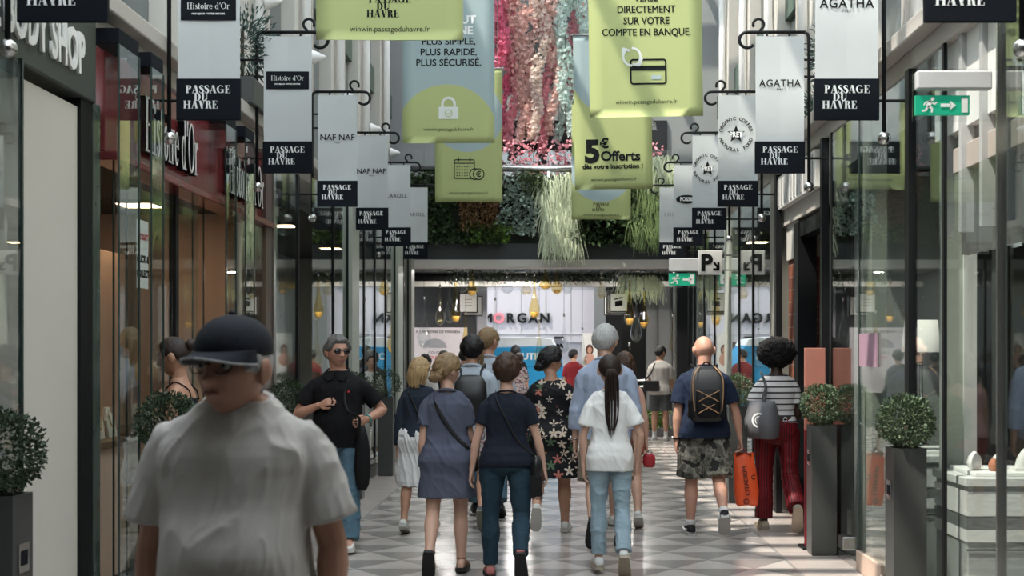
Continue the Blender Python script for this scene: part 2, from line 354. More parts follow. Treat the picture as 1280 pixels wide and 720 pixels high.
def person(label, X, Y, rz, H=1.75, female=False, fat=1.0, belly=0., skin_kind='light', head=(0, 0), lean=2., legs=None, arms=None, tops=(), bottoms=(),
           hair=None, shoes=None, voxel=.0075, group=None, z=0., name='person', stance=1.0, sh=1.0, hoff=(0, 0), cat='person'):
    k = H/1.75; TT = FT if female else MT
    root = empty(name, (X, Y, z), label, cat, group, R(rz))
    piv = Vector((0, 0, .95)); ML = T(piv) @ Matrix.Rotation(R(-lean), 4, 'X') @ T(-piv)
    # joints
    hipw = .092*(1.06 if female else 1)*min(fat, 1.15); shw = (.148 if female else .172)*(.5+.5*fat)*sh
    legs = legs or [(4, 4, 0, 2), (-4, 8, 0, 2)]
    LJ = []
    for sg, (th, kn, fp, ab) in zip((-1, 1), legs):
        hip = Vector((sg*hipw, .0, .90))
        d = Vector((sg*math.sin(R(ab)), math.sin(R(th)), -math.cos(R(th)))).normalized(); knee = hip+d*.425
        d2 = Vector((sg*math.sin(R(ab*.5)), math.sin(R(th-kn)), -math.cos(R(th-kn)))).normalized(); ank = knee+d2*.405
        fd = Vector((sg*.10*math.cos(R(fp)), math.cos(R(fp)), -math.sin(R(fp)))).normalized()
        fu = Vector((0, math.sin(R(fp)), math.cos(R(fp)))); fu = (fu-fd*fd.dot(fu)).normalized()
        LJ.append((hip, knee, ank, fd, fu))
    lo = min(min((a-fd*.06-fu*.075).z, (a+fd*.185-fu*.075).z) for _, _, a, fd, fu in LJ)
    dz = -lo+.004
    AJ = []
    arms = arms or [((-.12, -.05, -1), (-.02, .10, -1), 25), ((.12, -.05, -1), (.02, .10, -1), 25)]
    for sg, (du, df, curl) in zip((-1, 1), arms):
        s = ML @ Vector((sg*shw, -.005, 1.350)); e = s+Vector(du).normalized()*.285; wv = e+Vector(df).normalized()*.245
        AJ.append((sg, s, e, wv, Vector(df).normalized(), curl))
    S = Matrix.Diagonal((k, k, k, 1)) @ T((0, 0, dz))
    def tor(zz, off=0.):
        w_, f_, b_ = tab(TT, zz); g = math.exp(-((zz-1.06)/.13)**2); fz = fat if zz < 1.3 else lerp(fat, 1, min(1, (zz-1.3)/.15))
        return w_*fz+off, f_*fz+belly*g+off, b_*fz+off
    def legpath(L, frac, prof, extra, n=16, t0=0., knee_bulge=True):
        hip, knee, ank = L[:3]; rings = []
        pts = []; rr = []
        for i in range(n+1):
            t = t0+(frac-t0)*i/n
            p = hip.lerp(knee, t) if t <= 1 else knee.lerp(ank, t-1)
            r = tab(prof, t)[0]*(fat if t < .9 else (.4+.6*fat))
            if 1.05 < t < 1.8:
                bk = Vector((0, -1, 0)); p = p+bk*.012*math.sin((t-1.05)/.75*math.pi)
            pts.append(p); rr.append(r+(extra(t) if callable(extra) else extra))
        return pts, rr
    # ---- body
    bm = bmesh.new()
    zz = [.80, .82, .84, .87, .90, .935, .97, 1.0, 1.04, 1.08, 1.12, 1.16, 1.2, 1.24, 1.28, 1.32, 1.36, 1.4, 1.425, 1.45, 1.475]
    loft(bm, [[ML @ p for p in super_ring(0, 0, q, *tor(q))] for q in zz])
    for L in LJ:
        p, r = legpath(L, 2.0, LEGP, 0); p = [p[0]+Vector((0, 0, .03))]+p; tube(bm, p, [r[0]*.9]+r, 16)
        hip, knee, ank, fd, fu = L
        ball(bm, knee, .054*(.4+.6*fat)); 
        foot = [(-.055, .024, .030), (-.03, .034, .05), (.02, .035, .055), (.08, .040, .040), (.13, .042, .028), (.17, .036, .02), (.19, .02, .012)]
        sd = fd.cross(fu); rg = []
        for t, hw, hh in foot:
            c = ank+fd*t-fu*(.068-hh); rg.append([c+sd*(hw*math.cos(a))+fu*(hh*math.sin(a)) for a in [2*math.pi*i/12 for i in range(12)]])
        loft(bm, rg)
    fs = (.86 if female else 1.0)
    for sg, s, e, wv, fd, curl in AJ:
        pts = [ML @ Vector((sg*.09, 0, 1.365))]; rr = [.045*fs]
        for i in range(19):
            t = 2*i/18; pts.append(s.lerp(e, t) if t <= 1 else e.lerp(wv, t-1)); rr.append(tab(ARMP, t)[0]*fs*(.45+.55*fat))
        tube(bm, pts, rr, 14, ref=Vector((0, 1, .01)))
        tube(bm, [ML @ Vector((sg*.035, -.015, 1.425)), ML @ Vector((sg*.10, -.010, 1.395)), s+Vector((-sg*.01, 0, .004))], [.036, .042, .046*fs], 12, ref=Vector((0, 1, 0)))
        ball(bm, s+Vector((-sg*.006, 0, .0)), .047*fs*(.5+.5*fat)); ball(bm, e, .036*fs)
        # hand: palm, four fingers, thumb
        inw = Vector((-sg, 0, 0)); nrm = (inw-fd*inw.dot(fd))
        if nrm.length < .3: nrm = Vector((0, 0, -1))-fd*fd.z*-1
        nrm.normalize(); tv = fd.cross(nrm)*sg
        if tv.y < 0 and abs(fd.y) < .8: tv = -tv
        rg = []
        for t, hw, hh in ((-.02, .024, .020), (.01, .029, .017), (.045, .038, .015), (.08, .040, .013), (.095, .036, .010)):
            c = wv+fd*t; rg.append([c+tv*(hw*math.cos(a))+nrm*(hh*math.sin(a)) for a in [2*math.pi*i/12 for i in range(12)]])
        loft(bm, rg)
        for q, ln in ((.030, .068), (.010, .078), (-.010, .072), (-.030, .056)):
            p0 = wv+fd*.082+tv*q; dirn = fd; pp = [p0-fd*.02, p0]; 
            for si in range(3):
                dirn = (dirn*math.cos(R(curl))+nrm*math.sin(R(curl))).normalized() if si else (dirn*math.cos(R(curl*.7))+nrm*math.sin(R(curl*.7))+tv*(q*1.5)).normalized()
                pp.append(pp[-1]+dirn*ln*(.42, .32, .26)[si])
                nn2 = nrm-dirn*nrm.dot(dirn); 
            tube(bm, pp, [.0095, .0095, .009, .0085, .0065], 8)
        t0 = wv+fd*.02+tv*.024
        tube(bm, [t0, t0+fd*.025+tv*.022+nrm*.01, t0+fd*.055+tv*.026+nrm*.022, t0+fd*.078+tv*.020+nrm*.030], [.014, .012, .0105, .0075], 8)
    # neck + head
    hc = ML @ Vector((0, .022+hoff[0], 1.622+hoff[1])); yaw, pit = head
    HM = T(hc) @ Matrix.Rotation(R(yaw), 4, 'Z') @ Matrix.Rotation(R(-pit), 4, 'X') @ Matrix.Diagonal((1.12, 1.07, 1.05, 1))
    nr = (.048 if female else .057)*fat**.6
    tube(bm, [ML @ Vector((0, -.012, 1.42)), ML @ Vector((0, -.006, 1.49)), HM @ Vector((0, -.018, -.075)), HM @ Vector((0, -.012, -.02))], [nr*1.25, nr*1.02, nr, nr*.95], 18)
    loft(bm, [[HM @ p for p in r] for r in head_grid(female)])
    for sg in (-1, 1):
        b2 = bmesh.new(); ball(b2, (sg*.004, 0, 0), (.011, .022, .036), 12, 8); ball(b2, (sg*.011, -.008, .004), (.011, .019, .031), 12, 8)
        merge(bm, b2, HM @ T((sg*.077, -.008, -.008)) @ Matrix.Rotation(R(sg*-18), 4, 'Z') @ Matrix.Rotation(R(-8), 4, 'X'))
    bm.transform(S); me = remesh_bm(bm, voxel*.8, 2)
    link_mesh('body', me, skin(skin_kind), root, True)
    # ---- garments
    def garment(nm, build, m, vox=voxel, sm=3, wr=None):
        b = bmesh.new(); build(b); b.transform(S); me = remesh_bm(b, vox, sm)
        if wr: wrinkle(me, *wr)
        return link_mesh(nm, me, m, root, True)
    def legx(q):
        """extents of both legs at height q"""
        xs = []; ys = []
        for hip, knee, ank, _, _ in LJ:
            for a, b in ((hip, knee), (knee, ank)):
                if min(a.z, b.z)-.001 <= q <= max(a.z, b.z)+.001:
                    t = (a.z-q)/max(1e-4, a.z-b.z); p = a.lerp(b, t); r = .078*fat if a is hip else .056
                    xs += [p.x-r, p.x+r]; ys += [p.y-r, p.y+r]
        return (min(xs), max(xs), min(ys), max(ys)) if xs else (-.15, .15, -.1, .1)
    def top_build(hem, off, slv, flare=.012, neck=1.45, slv_loose=.016, strap=False):
        def f(b):
            rings = []; n = 26
            for i in range(n+1):
                q = lerp(hem, neck, i/n); o = off+flare*max(0, (1.28-q)/.42)**1.5
                w_, f_, b_ = tor(max(q, .90), o)
                if q > 1.36:
                    o2 = off*.7; w_, f_, b_ = tor(q, o2)
                cy = 0
                r = super_ring(0, cy, q, w_, f_, b_)
                if q < .90:
                    x0, x1, y0, y1 = legx(q); t = min(1, (.90-q)/.12); fl = flare*1.0*(.9-q)/.3
                    W = lerp(w_, max((x1-x0)/2, .155*fat)+off+fl, t); CX = (x0+x1)/2*t; D = lerp((f_+b_)/2, max((y1-y0)/2, .115)+off+fl, t); CY = lerp((f_-b_)/2, (y0+y1)/2, t)
                    r = super_ring(CX, CY, q, W, D, D)
                    rings.append(r)
                else: rings.append([ML @ p for p in r])
            loft(b, rings)
            if slv:
                for sg, s, e, wv, fd, curl in AJ:
                    pts = [ML @ Vector((sg*.08, 0, 1.355))]; rr = [.046*fs]
                    for i in range(13):
                        t = slv*i/12; pts.append(s.lerp(e, t) if t <= 1 else e.lerp(wv, t-1)); rr.append(tab(ARMP, t)[0]*fs*(.45+.55*fat)+lerp(min(off, .016)*.8, slv_loose, min(1, t/max(.3, slv))**1.3))
                    tube(b, pts, rr, 16, ref=Vector((0, 1, .01))); tube(b, [ML @ Vector((sg*.05, -.015, 1.415)), ML @ Vector((sg*.10, -.010, 1.393)), s+Vector((-sg*.012, 0, .002))], [.040+off*.5, .044+off*.6, .047*fs+off*.7], 12, ref=Vector((0, 1, 0)))
                    ball(b, s+Vector((-sg*.010, 0, -.002)), (.047*fs+off*.7)*(.5+.5*fat))
                    if slv > 1: ball(b, e, .036*fs+slv_loose)
            if strap:
                pass
        return f
    for t in tops:
        o = garment(t.get('name', 'shirt'), top_build(t['hem'], t.get('off', .012), t.get('slv', .55), t.get('flare', .012), t.get('neck', 1.447 if female else 1.468), t.get('loose', .022)), t['mat'],
                    t.get('vox', voxel), 3, (t.get('wr', .006), t.get('wf', (9, 9, 4)), len(label)))
        if t.get('collar'):
            b = bmesh.new(); r0 = nr+(.018 if not female else .014)
            pts = [ML @ Vector((r0*1.12*math.cos(a), -.012+r0*1.1*math.sin(a), (1.444 if female else 1.464)-.020*math.sin(a))) for a in [2*math.pi*i/24 for i in range(25)]]
            tube(b, pts, t.get('cr', .009), 8, ref=Vector((0, 0, 1)), flat=t.get('cf', 1.0)); b.transform(S); obj('collar', b, t.get('cmat', t['mat']), o, True)
    def bot_build(frac, off, hemr, waist, knee_off):
        def f(b):
            loft(b, [[ML @ p if q > .95 else p for p in super_ring(0, 0, q, *tor(q, off))] for q in [.80, .82, .84, .87, .90, .93, .96, .99, waist]])
            for L in LJ:
                ex = lambda t: off+max(0, t-.9)*knee_off
                p, r = legpath(L, frac, LEGP, ex, 22)
                if hemr: 
                    for i in range(len(r)):
                        t = frac*i/22; mn = hemr if frac > 1.5 else tab(LEGP, 0)[0]*fat+off+(hemr-.1)*t
                        if t > .5 or frac <= 1.5: r[i] = max(r[i], mn*min(1, .55+t*.5) if frac > 1.5 else mn*.98)
                tube(b, [p[0]+Vector((0, 0, .04))]+p, [r[0]*.92]+r, 18)
                if frac > 1: ball(b, L[1], tab(LEGP, 1)[0]+off)
        return f
    for t in bottoms:
        garment(t.get('name', 'trousers'), bot_build(t.get('frac', 1.95), t.get('off', .010), t.get('hemr', .055), t.get('waist', 1.02), t.get('koff', .004)), t['mat'], voxel, 3,
                (t.get('wr', .005), t.get('wf', (8, 8, 9)), len(label)+3))
    # ---- shoes
    if shoes:
        for L in LJ:
            hip, knee, ank, fd, fu = L; sd = fd.cross(fu); base = ank-fu*.070
            W = [(-.075, .026, .050), (-.055, .036, .085), (-.01, .039, .098), (.04, .042, .085), (.09, .046, .066), (.14, .047, .050), (.18, .037, .040), (.203, .018, .026)]
            if shoes.get('low'): W = [(t, hw, min(hh, .075)) for t, hw, hh in W]
            if shoes.get('sandal'):
                b = bmesh.new()
                for t0, h0 in ((.10, .052), (.06, .062)):
                    tube(b, [base+fd*t0+sd*(.046*math.cos(a))+fu*(.015+h0*math.sin(a)) for a in [math.pi*i/10 for i in range(11)]], .009, 6, flat=.5)
                tube(b, [base+fu*.10+fd*(.004+.040*math.sin(a))+sd*(.040*math.cos(a)) for a in [2*math.pi*i/16 for i in range(17)]], .006, 6)
                b.transform(S); so = obj('sandal', b, shoes['mat'], root, True)
            else:
                b = bmesh.new(); rg = []
                for t, hw, hh in W:
                    r = []
                    for i in range(16):
                        a = 2*math.pi*i/16; c, s_ = math.cos(a), math.sin(a)
                        r.append(base+fd*t+sd*(hw*math.copysign(abs(c)**.8, c))+fu*((.012+(hh-.012)*(.5+.5*math.copysign(abs(s_)**.75, s_)))))
                    rg.append(r)
                loft(b, rg); b.transform(S); so = obj(shoes.get('name', 'shoe'), b, shoes['mat'], root, True)
                if shoes.get('lace', True):
                    b = bmesh.new()
                    for t0, h0 in ((.045, .086), (.065, .078), (.085, .070), (.105, .063)):
                        tube(b, [base+fd*t0+sd*q+fu*(h0-q*q*6) for q in (-.022, -.011, 0, .011, .022)], .0035, 6)
                    b.transform(S); obj('laces', b, shoes.get('lmat', WHITE), so, True)
                if shoes.get('stripe'):
                    b = bmesh.new()
                    for q in (-1, 1):
                        tube(b, [base+fd*-.03+sd*(q*.042)+fu*.05, base+fd*.02+sd*(q*.046)+fu*.035, base+fd*.07+sd*(q*.050)+fu*.045, base+fd*.10+sd*(q*.048)+fu*.06], [.004, .010, .009, .003], 6)
                    b.transform(S); obj('side_stripe', b, shoes['stripe'], so, True)
            b = bmesh.new(); top_ = []; bot = []
            outl = [(t, hw+.005) for t, hw, _ in W]
            loopt = [(t, h_) for t, h_ in outl]+[(t, -h_) for t, h_ in reversed(outl)]
            th_ = shoes.get('sole_t', .026)
            loft(b, [[base+fd*t+sd*q+fu*zf for t, q in loopt] for zf in (-.006, th_)])
            b.transform(S); sl = obj('sole', b, shoes['sole'], so, False)
            if shoes.get('sock'):
                b = bmesh.new(); d2 = (knee-ank).normalized(); hs = shoes.get('sock_h', .09)
                tube(b, [ank-d2*.03, ank+d2*.02, ank+d2*hs*.6, ank+d2*hs], [.038, .039, .041, .044], 14); b.transform(S); obj('sock', b, shoes['sock'], root, True)
    # ---- hair
    if hair:
        st, hm = hair['style'], hair['mat']
        b = bmesh.new(); sd_ = len(label)
        def hm_add(bb): merge(b, bb, HM)
        if st != 'bald':
            t = hair.get('t', .016); rings = head_grid(female, hair.get('tf', t), HL(*hair.get('hl', (.62, -.08, -.62))), sd_, 56, 40, hair.get('rough', .35))
            bb = bmesh.new(); loft(bb, rings); hm_add(bb)
        def strands(paths, r0, r1, n=7):
            bb = bmesh.new()
            for ps in paths:
                q = spline(ps, 14); tube(bb, q, [lerp(r0, r1, i/14)*(.7+.5*math.sin(math.pi*min(1, .15+i/14*.85))) for i in range(15)], n)
            hm_add(bb)
        rnd = random.Random(sd_)
        if st == 'ponytail':
            L_ = hair.get('len', .34); y0 = hair.get('y0', -.105); z0 = hair.get('z0', .02)
            ps = []
            for i in range(16):
                a = 2*math.pi*i/16; rr = .018*math.sqrt(rnd.random())+.006; wx = math.cos(a)*rr*1.6; wy = math.sin(a)*rr*.9
                ps.append([(wx*.3, y0+.02, z0), (wx*.8, y0-.025+wy, z0-.01), (wx*1.3, y0-.030+wy, z0-.10), (wx*1.3, y0-.015+wy, z0-L_*.7), (wx*.6+rnd.uniform(-.006, .006), y0-.01+wy, z0-L_*rnd.uniform(.92, 1.05))])
            strands(ps, .010, .004)
            bb = bmesh.new(); tube(bb, [(.022*math.cos(a), y0-.005+.006*math.sin(a)*0, z0+.018*math.sin(a)) for a in [2*math.pi*i/14 for i in range(15)]], .006, 6); hm_add(bb)
        if st == 'bun':
            bb = bmesh.new(); ball(bb, (0, -.118, hair.get('z0', .05)), (.042, .036, .040), 18, 12); hm_add(bb)
        if st == 'updo':
            ps = []
            for i in range(9):
                x = -.05+.1*i/8; ps.append([(x*.9, -.075, .03), (x*1.1, -.104, -.02), (x*.8, -.112, -.06), (x*.25, -.098, -.082)])
            strands(ps, .014, .010)
            bb = bmesh.new(); ball(bb, (-.012, -.106, -.070), (.060, .044, .036), 18, 12); ball(bb, (.026, -.108, -.060), (.042, .038, .034), 16, 10); ball(bb, (-.03, -.10, -.045), (.035, .035, .03), 14, 9); hm_add(bb)
        if st == 'long':
            ps = []; L_ = hair.get('len', .20)
            for i in range(15):
                a = R(190+160*i/14); rx, ry = .082, .10; c, s_ = math.cos(a), math.sin(a); wv_ = rnd.uniform(-.012, .012)
                ps.append([(rx*c, ry*s_, .03), (rx*c*1.12, ry*s_*1.1, -.05), (rx*c*1.0+wv_, ry*s_*1.08, -.05-L_*.45), (rx*c*.85-wv_, ry*s_*1.05, -.05-L_*rnd.uniform(.85, 1.05))])
            strands(ps, .019, .010)
        if st == 'afro':
            bb = bmesh.new(); q = bmesh.new(); bmesh.ops.create_icosphere(q, subdivisions=5, radius=1)
            for v in q.verts:
                d = v.co.normalized(); r = .162*(1+.07*noise.noise(d*4)+.09*noise.noise(d*11)+.10*noise.noise(d*26)+.06*noise.noise(d*50))
                v.co = Vector((d.x*r, d.y*r*.92, d.z*r*.86))+Vector((0, -.03, .04))
            hm_add(q)
        if st != 'bald' or len(b.verts):
            b.transform(S); obj('hair', b, hm, root, True)
        else: b.free()
        if hair.get('band'):
            bb = bmesh.new(); y0 = hair.get('y0', -.105); z0 = hair.get('z0', .02)
            tube(bb, [(.020*math.cos(a), y0-.012, z0-.012+.018*math.sin(a)) for a in [2*math.pi*i/14 for i in range(15)]], .006, 6); bb.transform(S @ HM); obj('hair_tie', bb, BLACK, root, True)
    return dict(root=root, S=S, HM=S @ HM, ML=S @ ML, AJ=[(sg, S @ s, S @ e, S @ wv, fd) for sg, s, e, wv, fd, c in AJ], LJ=[(S @ h, S @ kk, S @ a) for h, kk, a, _, _ in LJ], tor=tor, k=k, dz=dz)
def part(P, name, bm, m, smooth=True, M=None, parent=None):
    if M is not None: bm.transform(M)
    return obj(name, bm, m, parent or P['root'], smooth)
def surf(P, xn, zt, back=True, off=.03):
    """a point on the torso surface: xn in -1..1 across, zt height in body units"""
    w_, f_, b_ = P['tor'](zt); x = xn*w_; d = math.sqrt(max(0, 1-abs(xn)**2.4))
    return P['ML'] @ Vector((x*(1+off/max(.05, w_)), (-(b_*d+off) if back else f_*d+off), zt))

# ================================================================== SETTING
XL, XR = -2.6, 2.27
# floor: rows of light and dark stone triangles between two pale side bands
fm = bpy.data.materials.new('stone_floor'); fm.use_nodes = True; nt = fm.node_tree; b_ = nt.nodes['Principled BSDF']
tc = nt.nodes.new('ShaderNodeTexCoord'); sp = nt.nodes.new('ShaderNodeSeparateXYZ'); nt.links.new(tc.outputs['Object'], sp.inputs[0])
PER = .40
rowf = mathn(nt, 'DIVIDE', sp.outputs['Y'], PER); row = mathn(nt, 'FLOOR', rowf); v = mathn(nt, 'FRACT', rowf)
sh_ = mathn(nt, 'MULTIPLY', row, .5); u = mathn(nt, 'FRACT', mathn(nt, 'ADD', mathn(nt, 'DIVIDE', sp.outputs['X'], PER*1.5), sh_))
tri = mathn(nt, 'MULTIPLY', mathn(nt, 'ABSOLUTE', mathn(nt, 'SUBTRACT', u, .5)), 2.0)
dark = mathn(nt, 'LESS_THAN', tri, v)
ax = mathn(nt, 'ABSOLUTE', mathn(nt, 'ADD', sp.outputs['X'], .03))
band = mathn(nt, 'GREATER_THAN', ax, 1.84); line = mathn(nt, 'LESS_THAN', mathn(nt, 'ABSOLUTE', mathn(nt, 'SUBTRACT', ax, 1.84)), .012)
jy = mathn(nt, 'LESS_THAN', v, .014); 
n1 = nt.nodes.new('ShaderNodeTexNoise'); n1.inputs['Scale'].default_value = 3.5; n1.inputs['Detail'].default_value = 6; nt.links.new(tc.outputs['Object'], n1.inputs['Vector'])
def mixc(fac, a, b):
    m = nt.nodes.new('ShaderNodeMix'); m.data_type = 'RGBA'
    if isinstance(fac, (int, float)): m.inputs['Factor'].default_value = fac
    else: nt.links.new(fac, m.inputs['Factor'])
    for s, q in (('A', a), ('B', b)):
        if isinstance(q, tuple): m.inputs[s].default_value = (*q, 1)
        else: nt.links.new(q, m.inputs[s])
    return m.outputs['Result']
c_l = mixc(n1.outputs['Fac'], (.42, .385, .36), (.53, .49, .455)); c_d = mixc(n1.outputs['Fac'], (.215, .20, .19), (.30, .28, .265))
c = mixc(dark, c_l, c_d); c = mixc(band, c, mixc(n1.outputs['Fac'], (.40, .355, .33), (.47, .42, .39))); c = mixc(line, c, (.30, .28, .27)); c = mixc(jy, c, (.2, .19, .18))
nt.links.new(c, b_.inputs['Base Color']); nt.links.new(mathn(nt, 'MULTIPLY_ADD', n1.outputs['Fac'], .10, .15), b_.inputs['Roughness']); b_.inputs['Specular IOR Level'].default_value = .6
sbox('floor', -9, 9, -8, 46, -.12, 0, fm)

# ---- rooms behind the shop fronts
SHOPF = mat('shop_floor', (.30, .28, .26), .35, var=.08)
def room(side, y0, y1, depth, h, wallm, ceilm, lights=((.5, .5),), lmat=None, n=0):
    s = -1 if side == 'left' else 1; xf = XL if s < 0 else XR; xb = xf+s*depth
    sbox('wall_%s_shop_back' % side, xb, xb+s*.1, y0, y1, 0, h, wallm)
    sbox('wall_%s_shop_near' % side, xf+s*.25, xb, y0, y0+.08, 0, h, wallm)
    sbox('wall_%s_shop_far' % side, xf+s*.25, xb, y1-.08, y1, 0, h, wallm)
    sbox('ceiling_shop', xf+s*.2, xb, y0, y1, h, h+.1, ceilm)
    for a, b in lights:
        lx, ly = xf+s*depth*a, lerp(y0, y1, b)
        e = empty('ceiling_light', (lx, ly, h), 'square ceiling light in the %s shop, %s' % (side, 'above Y%d' % n), 'light')
        e['label'] = LIGHTLAB.pop(0)
        box('lamp_frame', -.17, .17, -.17, .17, -.03, 0, BLACK, e); box('diffuser', -.14, .14, -.14, .14, -.036, -.028, lmat or LIGHTPANEL, e)
LIGHTLAB = ['square ceiling light inside the cream shop under the white-lettered fascia', 'nearer square ceiling light in the jewellery shop', 'farther square ceiling light in the jewellery shop',
            'square ceiling light over the pale pink dress', 'nearer square ceiling light in the glass fronted far left shop', 'farther square ceiling light in the glass fronted far left shop',
            'square ceiling light in the black near right shop', 'square ceiling light above the right hand counters', 'square ceiling light in the brick entrance', 'nearer square ceiling light in the far right glass shop', 'farther square ceiling light in the far right glass shop']
room('left', 4.0, 7.30, 2.4, 3.0, CREAM, CREAM, ((.5, .5),))
room('left', 7.32, 11.45, 2.6, 2.85, PEACH, DARKINT, ((.3, .35), (.3, .75)), WARMLIGHT)
room('left', 11.5, 13.0, 1.6, 3.0, CREAM, CREAM, ((.4, .5),))
room('left', 13.1, 21.6, 1.8, 3.2, GREYP, DARKINT, ((.4, .3), (.4, .7)), WARMLIGHT)
room('right', 4.0, 8.2, 2.6, 3.25, mat('charcoal_wall', (.05, .05, .052), .6), DARKINT, ((.4, .5),))
room('right', 8.3, 10.75, 2.4, 3.1, GREYP, DARKINT, ((.4, .5),))
room('right', 10.8, 13.3, 2.4, 2.9, DARKINT, DARKINT, ((.6, .5),), WARMLIGHT)
room('right', 13.4, 21.6, 1.9, 3.3, GREYP, DARKINT, ((.4, .3), (.4, .7)), WARMLIGHT)

# ---- upper storeys
WIN_UP = mat('upper_window_glass', (.10, .13, .135), .08, .0, var=.15, scale=1.2, spec=.8)
GREENP = mat('green_slab', (.10, .15, .12), .5)
for side, s, xf in (('left', -1, XL), ('right', 1, XR)):
    sbox('cornice_'+side, xf+s*-.10, xf+s*.75, -8, 21.9, 3.55, 3.66, STONE, bevel=.012)
    sbox('cornice_lower_'+side, xf, xf+s*.45, -8, 21.9, 3.42, 3.55, STONE, bevel=.01)
    xu = s*3.25
    sbox('wall_%s_upper' % side, xu, xu+s*.25, -8, 25, 3.6, 10.5, GREYP)
    for k in range(-4, 8):
        y = 5.77+2.43*k
        sbox('pier_'+side, xu-s*.22, xu, y-.55, y+.55, 3.6, 10.5, PIER)
        sbox('pier_recess_'+side, xu-s*.26, xu-s*.2, y+.30, y+.38, 3.7, 10.5, STONE)
        if k >= 0:
            for wz, wh in ((3.75, 2.35), (6.6, 2.3)):
                sbox('window_%d' % (k+1), xu-s*.06, xu+s*.01, y+.57, y+1.86, wz, wz+wh, WIN_UP)
            sbox('spandrel_'+side, xu-s*.12, xu+s*.01, y+.55, y+1.88, 6.12, 6.55, GREENP)
# unseen near end; slab over the camera added to shade the foreground man
sbox('ceiling_near', -3.2, 3.2, -8, 2.6, 4.6, 4.9, PIER)
sbox('wall_left_near', XL-.1, XL, -8, 4.6, 0, 3.5, GREYP); sbox('wall_right_near', XR, XR+.1, -8, 4.6, 0, 3.5, GREYP)
sbox('wall_back', -3.2, 3.2, -8.2, -8, 0, 4.8, GREYP)
# roof frame over the passage: rafters carry the glass roof (bars only)
bmr = bmesh.new()
for i in range(34):
    y = 5.6+i*.62; bx(bmr, -3.4, 3.4, y, y+.17, 10.45, 10.62)
for x in (-2.2, -.75, .75, 2.2): bx(bmr, x-.05, x+.05, 5.2, 26, 10.35, 10.5)
tag(obj('roof_rafters', bmr, STEEL), kind='structure')

# ---- left shop fronts
BSF = mat('green_grey_fascia', (.050, .058, .052), .5, var=.1)
sbox('pilaster_left', XL-.12, XL+.02, 6.20, 6.92, 0, 2.95, CREAM)
sbox('trim_1', XL-.1, XL+.04, 6.92, 7.10, 0, 3.0, BLACK)
sbox('pilaster_left', XL-.06, XL+.02, 7.10, 7.27, 0, 3.02, mat('green_glass_panel', (.07, .095, .08), .15, spec=.8))
e = empty('outlet', (XL+.02, 6.62, .36), 'white socket plate low on the cream pillar', 'socket')
box('plate', 0, .008, -.04, .04, -.04, .04, WHITE, e, .004)
bm = bmesh.new()
for q in (-.014, .014): bx(bm, .008, .010, q-.003, q+.003, -.008, .010)
obj('socket_holes', bm, BLACK, e)
# fascia with raised sans letters
e = empty('shop_sign', (XL, 6.0, 3.0), 'dark green-grey fascia with raised white capitals above the cream pillar', 'sign')
box('fascia_board', -.10, .06, -1.9, 1.10, .0, .46, BSF, e, .01)
RZL = Matrix.Rotation(R(90), 4, 'Z')      # letters that face the passage from the left
bm = text_bm('THE BODY SHOP', .30, bold=.008, extr=.008, sx=.60, align='RIGHT', space=1.0)
bm.transform(T((.07, .88, .115)) @ RZL); obj('lettering', bm, mat('white_letters', (.85, .85, .83), .4), e)
# red fascia with two serif names
e = empty('shop_sign', (XL, 9.4, 2.78), 'glossy dark red fascia with two white serif names and halo letters', 'sign')
box('fascia_board', -.10, .02, -2.05, 2.05, 0, .60, REDF, e, .008)
box('lower_lip', -.10, .10, -2.05, 2.05, -.05, 0, REDF, e, .008)
for y0, ln in ((-1.48, 1.15), (.55, 1.18)):
    bm = bmesh.new(); wd = serif(bm, "Histoire d'Or", .345, 0, 0, 0, G=GL, sx=1.0, gap=.05, align='L', solid=.004)
    bm.transform(T((.075, y0, .09)) @ RZL @ Matrix.Diagonal((ln/wd, 1, 1, 1))); obj('lettering', bm, mat('white_letters', (.85, .85, .83), .4), e)
    bm = bmesh.new(); serif(bm, "Histoire d'Or", .345, 0, 0, 0, G=GL, gap=.05, align='L', solid=.04)
    bm.transform(T((.070, y0-.006, .086)) @ RZL @ Matrix.Diagonal((ln/wd, 1, 1, 1))); obj('letter_backs', bm, INK, e)
# glass display columns
def glass_column(x0, x1, y0, y1, h, label, foot=.0):
    e = empty('glass_column', ((x0+x1)/2, (y0+y1)/2, 0), label, 'display case', 'glass columns of the shop fronts'); hx, hy = abs(x1-x0)/2, (y1-y0)/2
    box('cap', -hx, hx, -hy, hy, h-.09, h, BLACKP, e, .006)
    box('plinth', -hx, hx, -hy, hy, 0, .14, BLACK, e, .006)
    box('pane', -hx+.004, hx-.004, -hy-.001, -hy+.001, .14, h-.09, GLASS_SOFT, e)
    box('pane', hx-.001, hx+.001, -hy+.006, hy-.006, .14, h-.09, GLASS, e)
    for qx in (-1, 1):
        for qy in (-1, 1): box('edge_strip', qx*hx-.005, qx*hx+.005, qy*hy-.005, qy*hy+.005, .14, h-.09, GLASS_EDGE, e)
glass_column(-2.60, -2.45, 7.20, 7.55, 3.45, 'tall glass column with black cap just beyond the cream pillar')
glass_column(-2.60, -2.45, 7.78, 8.02, 3.45, 'tall glass column with black cap behind the left foreground planter')
glass_column(-2.70, -2.45, 9.55, 9.85, 3.42, 'tall glass column with black cap between the two serif names')
glass_column(-2.60, -2.45, 10.15, 10.45, 3.42, 'slim glass column with black cap at the far serif name')
